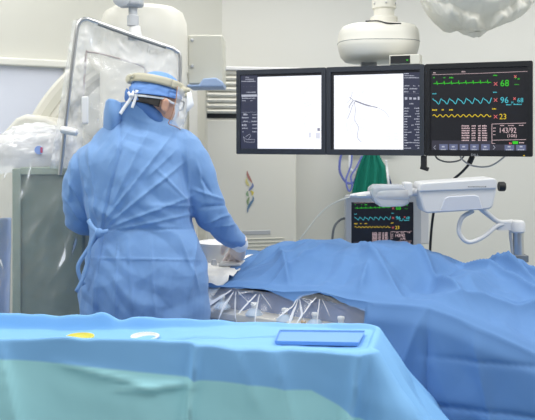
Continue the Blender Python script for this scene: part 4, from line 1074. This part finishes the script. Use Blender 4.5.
# dark wrap round the neck
nw = BM(); rs = []
for px, py, a, b, Y, dy in ((151, 127, .090, .09, 2.915, .3), (151, 118, .088, .100, 2.90, .4), (147, 109, .084, .112, 2.895, .5), (145.5, 102, .076, .114, 2.892, .55), (145.5, 99, .070, .110, 2.895, .55), (146, 104, .062, .095, 2.895, .55)):
    c = P(px, py, Y); rs.append([v+Vector((0, 0, -dy*(v.x-c.x)-.003*math.sin(i*.9+py))) for i, v in enumerate(ell(c, a, b, 40))])
rings(nw, rs, cap=False); obj('neck_wrap', nw, m_scrub, su, ang=180)['label'] = 'darker blue cloth wrapped round the neck'
# ties of gown at the waist
def strip(pts, wd, name, m, par, y=0):
    q = smoothpts([(p.x, p.y, p.z) for p in pts], 6); bm = BM(); pr = None
    for i, v in enumerate(q):
        v = Vector(v); d = Vector(q[min(i+1, len(q)-1)])-Vector(q[max(i-1, 0)]); nn = Vector((-d.z, 0, d.x)).normalized()*wd/2
        a, b = bm.verts.new(v+nn), bm.verts.new(v-nn+Vector((0, .004, 0)))
        if pr: bm.faces.new((pr[0], pr[1], b, a))
        pr = (a, b)
    return obj(name, bm, m, par, solid=.002, ang=180)
strip([P(101, 233, 2.71), P(94, 240, 2.715), P(86, 252, 2.72), P(78, 266, 2.72), P(80, 278, 2.72), P(84, 285, 2.72)], .015, 'waist_tie', m_gown, su)
strip([P(97, 232, 2.70), P(90, 246, 2.70), P(88, 262, 2.70), P(84, 276, 2.70), P(76, 292, 2.70)], .014, 'waist_tie', m_gown, su)
strip([P(108, 231, 2.71), P(100, 232, 2.69), P(93, 228, 2.71), P(88, 220, 2.74)], .015, 'waist_tie', m_gown, su)
obj('waist_knot', ball(BM(), P(99, 233, 2.70), (.016, .012, .018)), m_gown, su)
# head wear
def shell(z0, z1, fr, m, name, par=su, nz=14, a0=0, a1=2*PI, wr=.003, top=False, tilt=0.0, solid=.0015, cz=0):
    """fr(z, a) -> (rx, ry) shell round the head in head space"""
    def f(u, v):
        a = a0+(a1-a0)*u; z = z0+(z1-z0)*v; rx, ry = fr(z)
        x, y = rx*math.cos(a), ry*math.sin(a)
        k = 1+wr/.09*(ridged(Vector((x*22, y*22, z*55)), 2)-1)
        return HM @ Vector((x*k, y*k-.005, z+tilt*y))
    return obj(name, grid(BM(), f, 56, nz), m, par, solid=solid, ang=180)
def dome(rx, ry, rz):
    return lambda z: (rx*math.sqrt(max(.0004, 1-(max(0, z)/rz)**2)), ry*math.sqrt(max(.0004, 1-(max(0, z)/rz)**2)))
shell(-.010, .0935, dome(.088, .106, .094), m_cap, 'surgical_cap', nz=26, wr=.004, tilt=.16)
shell(-.055, .004, lambda z: (.0775, .0975), m_hair, 'hair', a0=PI+.25, a1=2*PI-.25, wr=.002, tilt=.0)
shell(.028, .060, lambda z: (.0880, .1055), m_tan, 'shield_headband', wr=0, tilt=.06, solid=.003, nz=3)
kb_ = obj('band_knob', lathe(BM(), [(.006, 0), (.018, 0), (.019, .006), (.015, .012), (.008, .014)], HM @ Vector((-.045, -.098, .036)), 24, (HM.to_3x3() @ Matrix.Rotation(PI/2, 3, 'X')).to_euler()), m_tan, su)
obj('band_ratchet', tube(BM(), [HM @ Vector((-.06, -.084, .046)), HM @ Vector((-.03, -.108, .042)), HM @ Vector((.0, -.115, .040))], .007, 10), m_tan, su)
for v, r in (((.075, .062, .040), .017), ((.080, .075, .024), .013), ((.068, .086, .048), .012)):
    ball_ = ball(BM(), HM @ Vector(v), (r, r, r*.9), seg=14); obj('shield_hinge', ball_, m_tan, su)
def visor(u, v):
    a = math.radians(5+170*u); z = .040-.145*v
    r = .128+.012*math.sin(v*PI)
    return HM @ Vector((r*.74*math.cos(a), r*math.sin(a)+.006, z))
vz = obj('face_visor', grid(BM(), visor, 40, 16), film('visor_film', haze=.03, ridge=.0005, rscale=20, gain=.3, rough=.05), su, ang=180)
obj('visor_edge', tube(BM(), [visor(0.0, k/8) for k in range(9)]+[visor(k/10, 1) for k in range(1, 11)], .0016, 6), mat('brown_edge', 'A87858', 0.4), su)
_sk = [P(187, 92.5, 2.83), P(191, 91.5, 2.85), P(194, 105, 2.85), P(186.5, 113, 2.83)]
def stk(u, v): return _sk[0].lerp(_sk[1], u).lerp(_sk[3].lerp(_sk[2], u), v)
obj('visor_sticker', grid(BM(), stk, 3, 3), m_strap, su, solid=.001, ang=180)
def mask(u, v):
    a = math.radians(12+156*u); z = -.012-.088*v
    ry = .104+.010*math.sin(v*PI)-.03*v*v; rx = .060-.012*v
    return HM @ Vector((rx*math.cos(a), ry*math.sin(a)**.8, z+.002*math.sin(v*20)))
obj('face_mask', grid(BM(), mask, 30, 14), m_mask, su, solid=.0015, ang=180)
hs = [HM @ Vector(v) for v in ((-.05, -.088, -.028), (0, -.104, -.030), (.05, -.086, -.030), (.082, -.02, -.020), (.080, .02, -.022), (.070, .055, -.02))]
tube_ = tube(BM(), hs, .0042, 8, flat=(1, .5)); obj('mask_strap', tube_, m_strap, su)
strip([P(136, 88, 2.79), P(133, 94, 2.785), P(129, 101, 2.785), P(124, 108, 2.79), P(120, 114, 2.79)], .013, 'mask_tie', m_strap, su)
strip([P(137, 90, 2.78), P(135, 99, 2.78), P(132, 108, 2.78)], .011, 'mask_tie', m_strap, su)
strip([P(128, 92, 2.79), P(131, 96, 2.775), P(134, 91, 2.79)], .010, 'mask_tie', m_strap, su)
for sx in (-1, 1):
    g_ = BM(); tube(g_, [HM @ Vector((sx*.078, -.01, -.004)), HM @ Vector((sx*.078, .04, .0)), HM @ Vector((sx*.062, .094, .0))], .0022, 8)
    obj('glasses_temple', g_, m_black, su)
    g_ = BM(); tube(g_, [HM @ Vector((sx*(.034+.026*math.cos(a)), .104-.012*abs(math.cos(a)), -.008+.018*math.sin(a))) for a in [2*PI*k/16 for k in range(17)]], .0018, 6, cap=False); obj('glasses_rim', g_, m_black, su)
    obj('eye', ball(BM(), HM @ Vector((sx*.031, .082, -.004)), .0115, seg=16), m_strap, su)
# hands in latex gloves
def hand(W, d, up, sd, name):
    """W wrist, d pointing direction, up back of the hand, sd +1 puts the thumb on the d x up side"""
    d = d.normalized(); up = (up-d*up.dot(d)).normalized(); s = d.cross(up)*sd
    def q(a, b, c): return W+d*a+s*b+up*c
    bm = BM()
    tube(bm, [q(-.05, 0, 0), q(-.02, 0, 0), q(.02, 0, .002), q(.06, 0, .003), q(.088, 0, 0)], [.028, .027, .033, .040, .036], 20, flat=(.55, 1) if abs(up.z) < 0 else (1, 1))
    # flatten the palm
    for v in bm.verts:
        r = v.co-W; h = r.dot(up); v.co -= up*h*.45
    for k, (b, L_, r) in enumerate(((.030, .070, .0092), (.010, .078, .0095), (-.010, .072, .0092), (-.029, .058, .0082))):
        c = .35+.12*k; a0 = .080-.004*abs(k-1)
        p0 = q(a0-.02, b*.9, 0); p1 = q(a0+.008, b, .002)
        p2 = q(a0+.008+L_*.42*math.cos(c*.7), b*1.08, -L_*.42*math.sin(c*.7)); 
        p3 = p2+(d*math.cos(c*1.9)-up*math.sin(c*1.9))*L_*.30; p4 = p3+(d*math.cos(c*2.8)-up*math.sin(c*2.8))*L_*.22
        tube(bm, [p0, p1, p2, p3, p4], [r, r*1.05, r, r*.92, r*.75], 12, round_ends=True, sm=4)
    tube(bm, [q(.005, .022, -.004), q(.035, .044, -.014), q(.062, .052, -.026), q(.082, .044, -.038)], [.015, .0125, .0105, .0085], 12, round_ends=True, sm=4)
    return obj(name, remesh(bm, .0028, 2), m_glove, su, ang=180)
WR = P(239, 243, 3.09)
hand(WR+Vector((0.002, .006, -.002)), Vector((-.12, .45, -.42)), Vector((.55, .35, .55)), -1, 'glove')
hand(P(152, 233, 3.23), Vector((.5, .5, -.35)), Vector((0, .3, 1)), 1, 'glove')
cf = BM(); tube(cf, [P(235, 240, 3.06), P(239.5, 243.5, 3.085), P(241, 246, 3.10)], [.036, .034, .031], 24, sm=4); obj('cuff', cf, m_strap, su)['label'] = 'white knitted cuff'
cf = BM(); tube(cf, [P(148, 231, 3.21), P(153, 234, 3.24)], [.036, .032], 24, sm=0); obj('cuff', cf, m_strap, su)
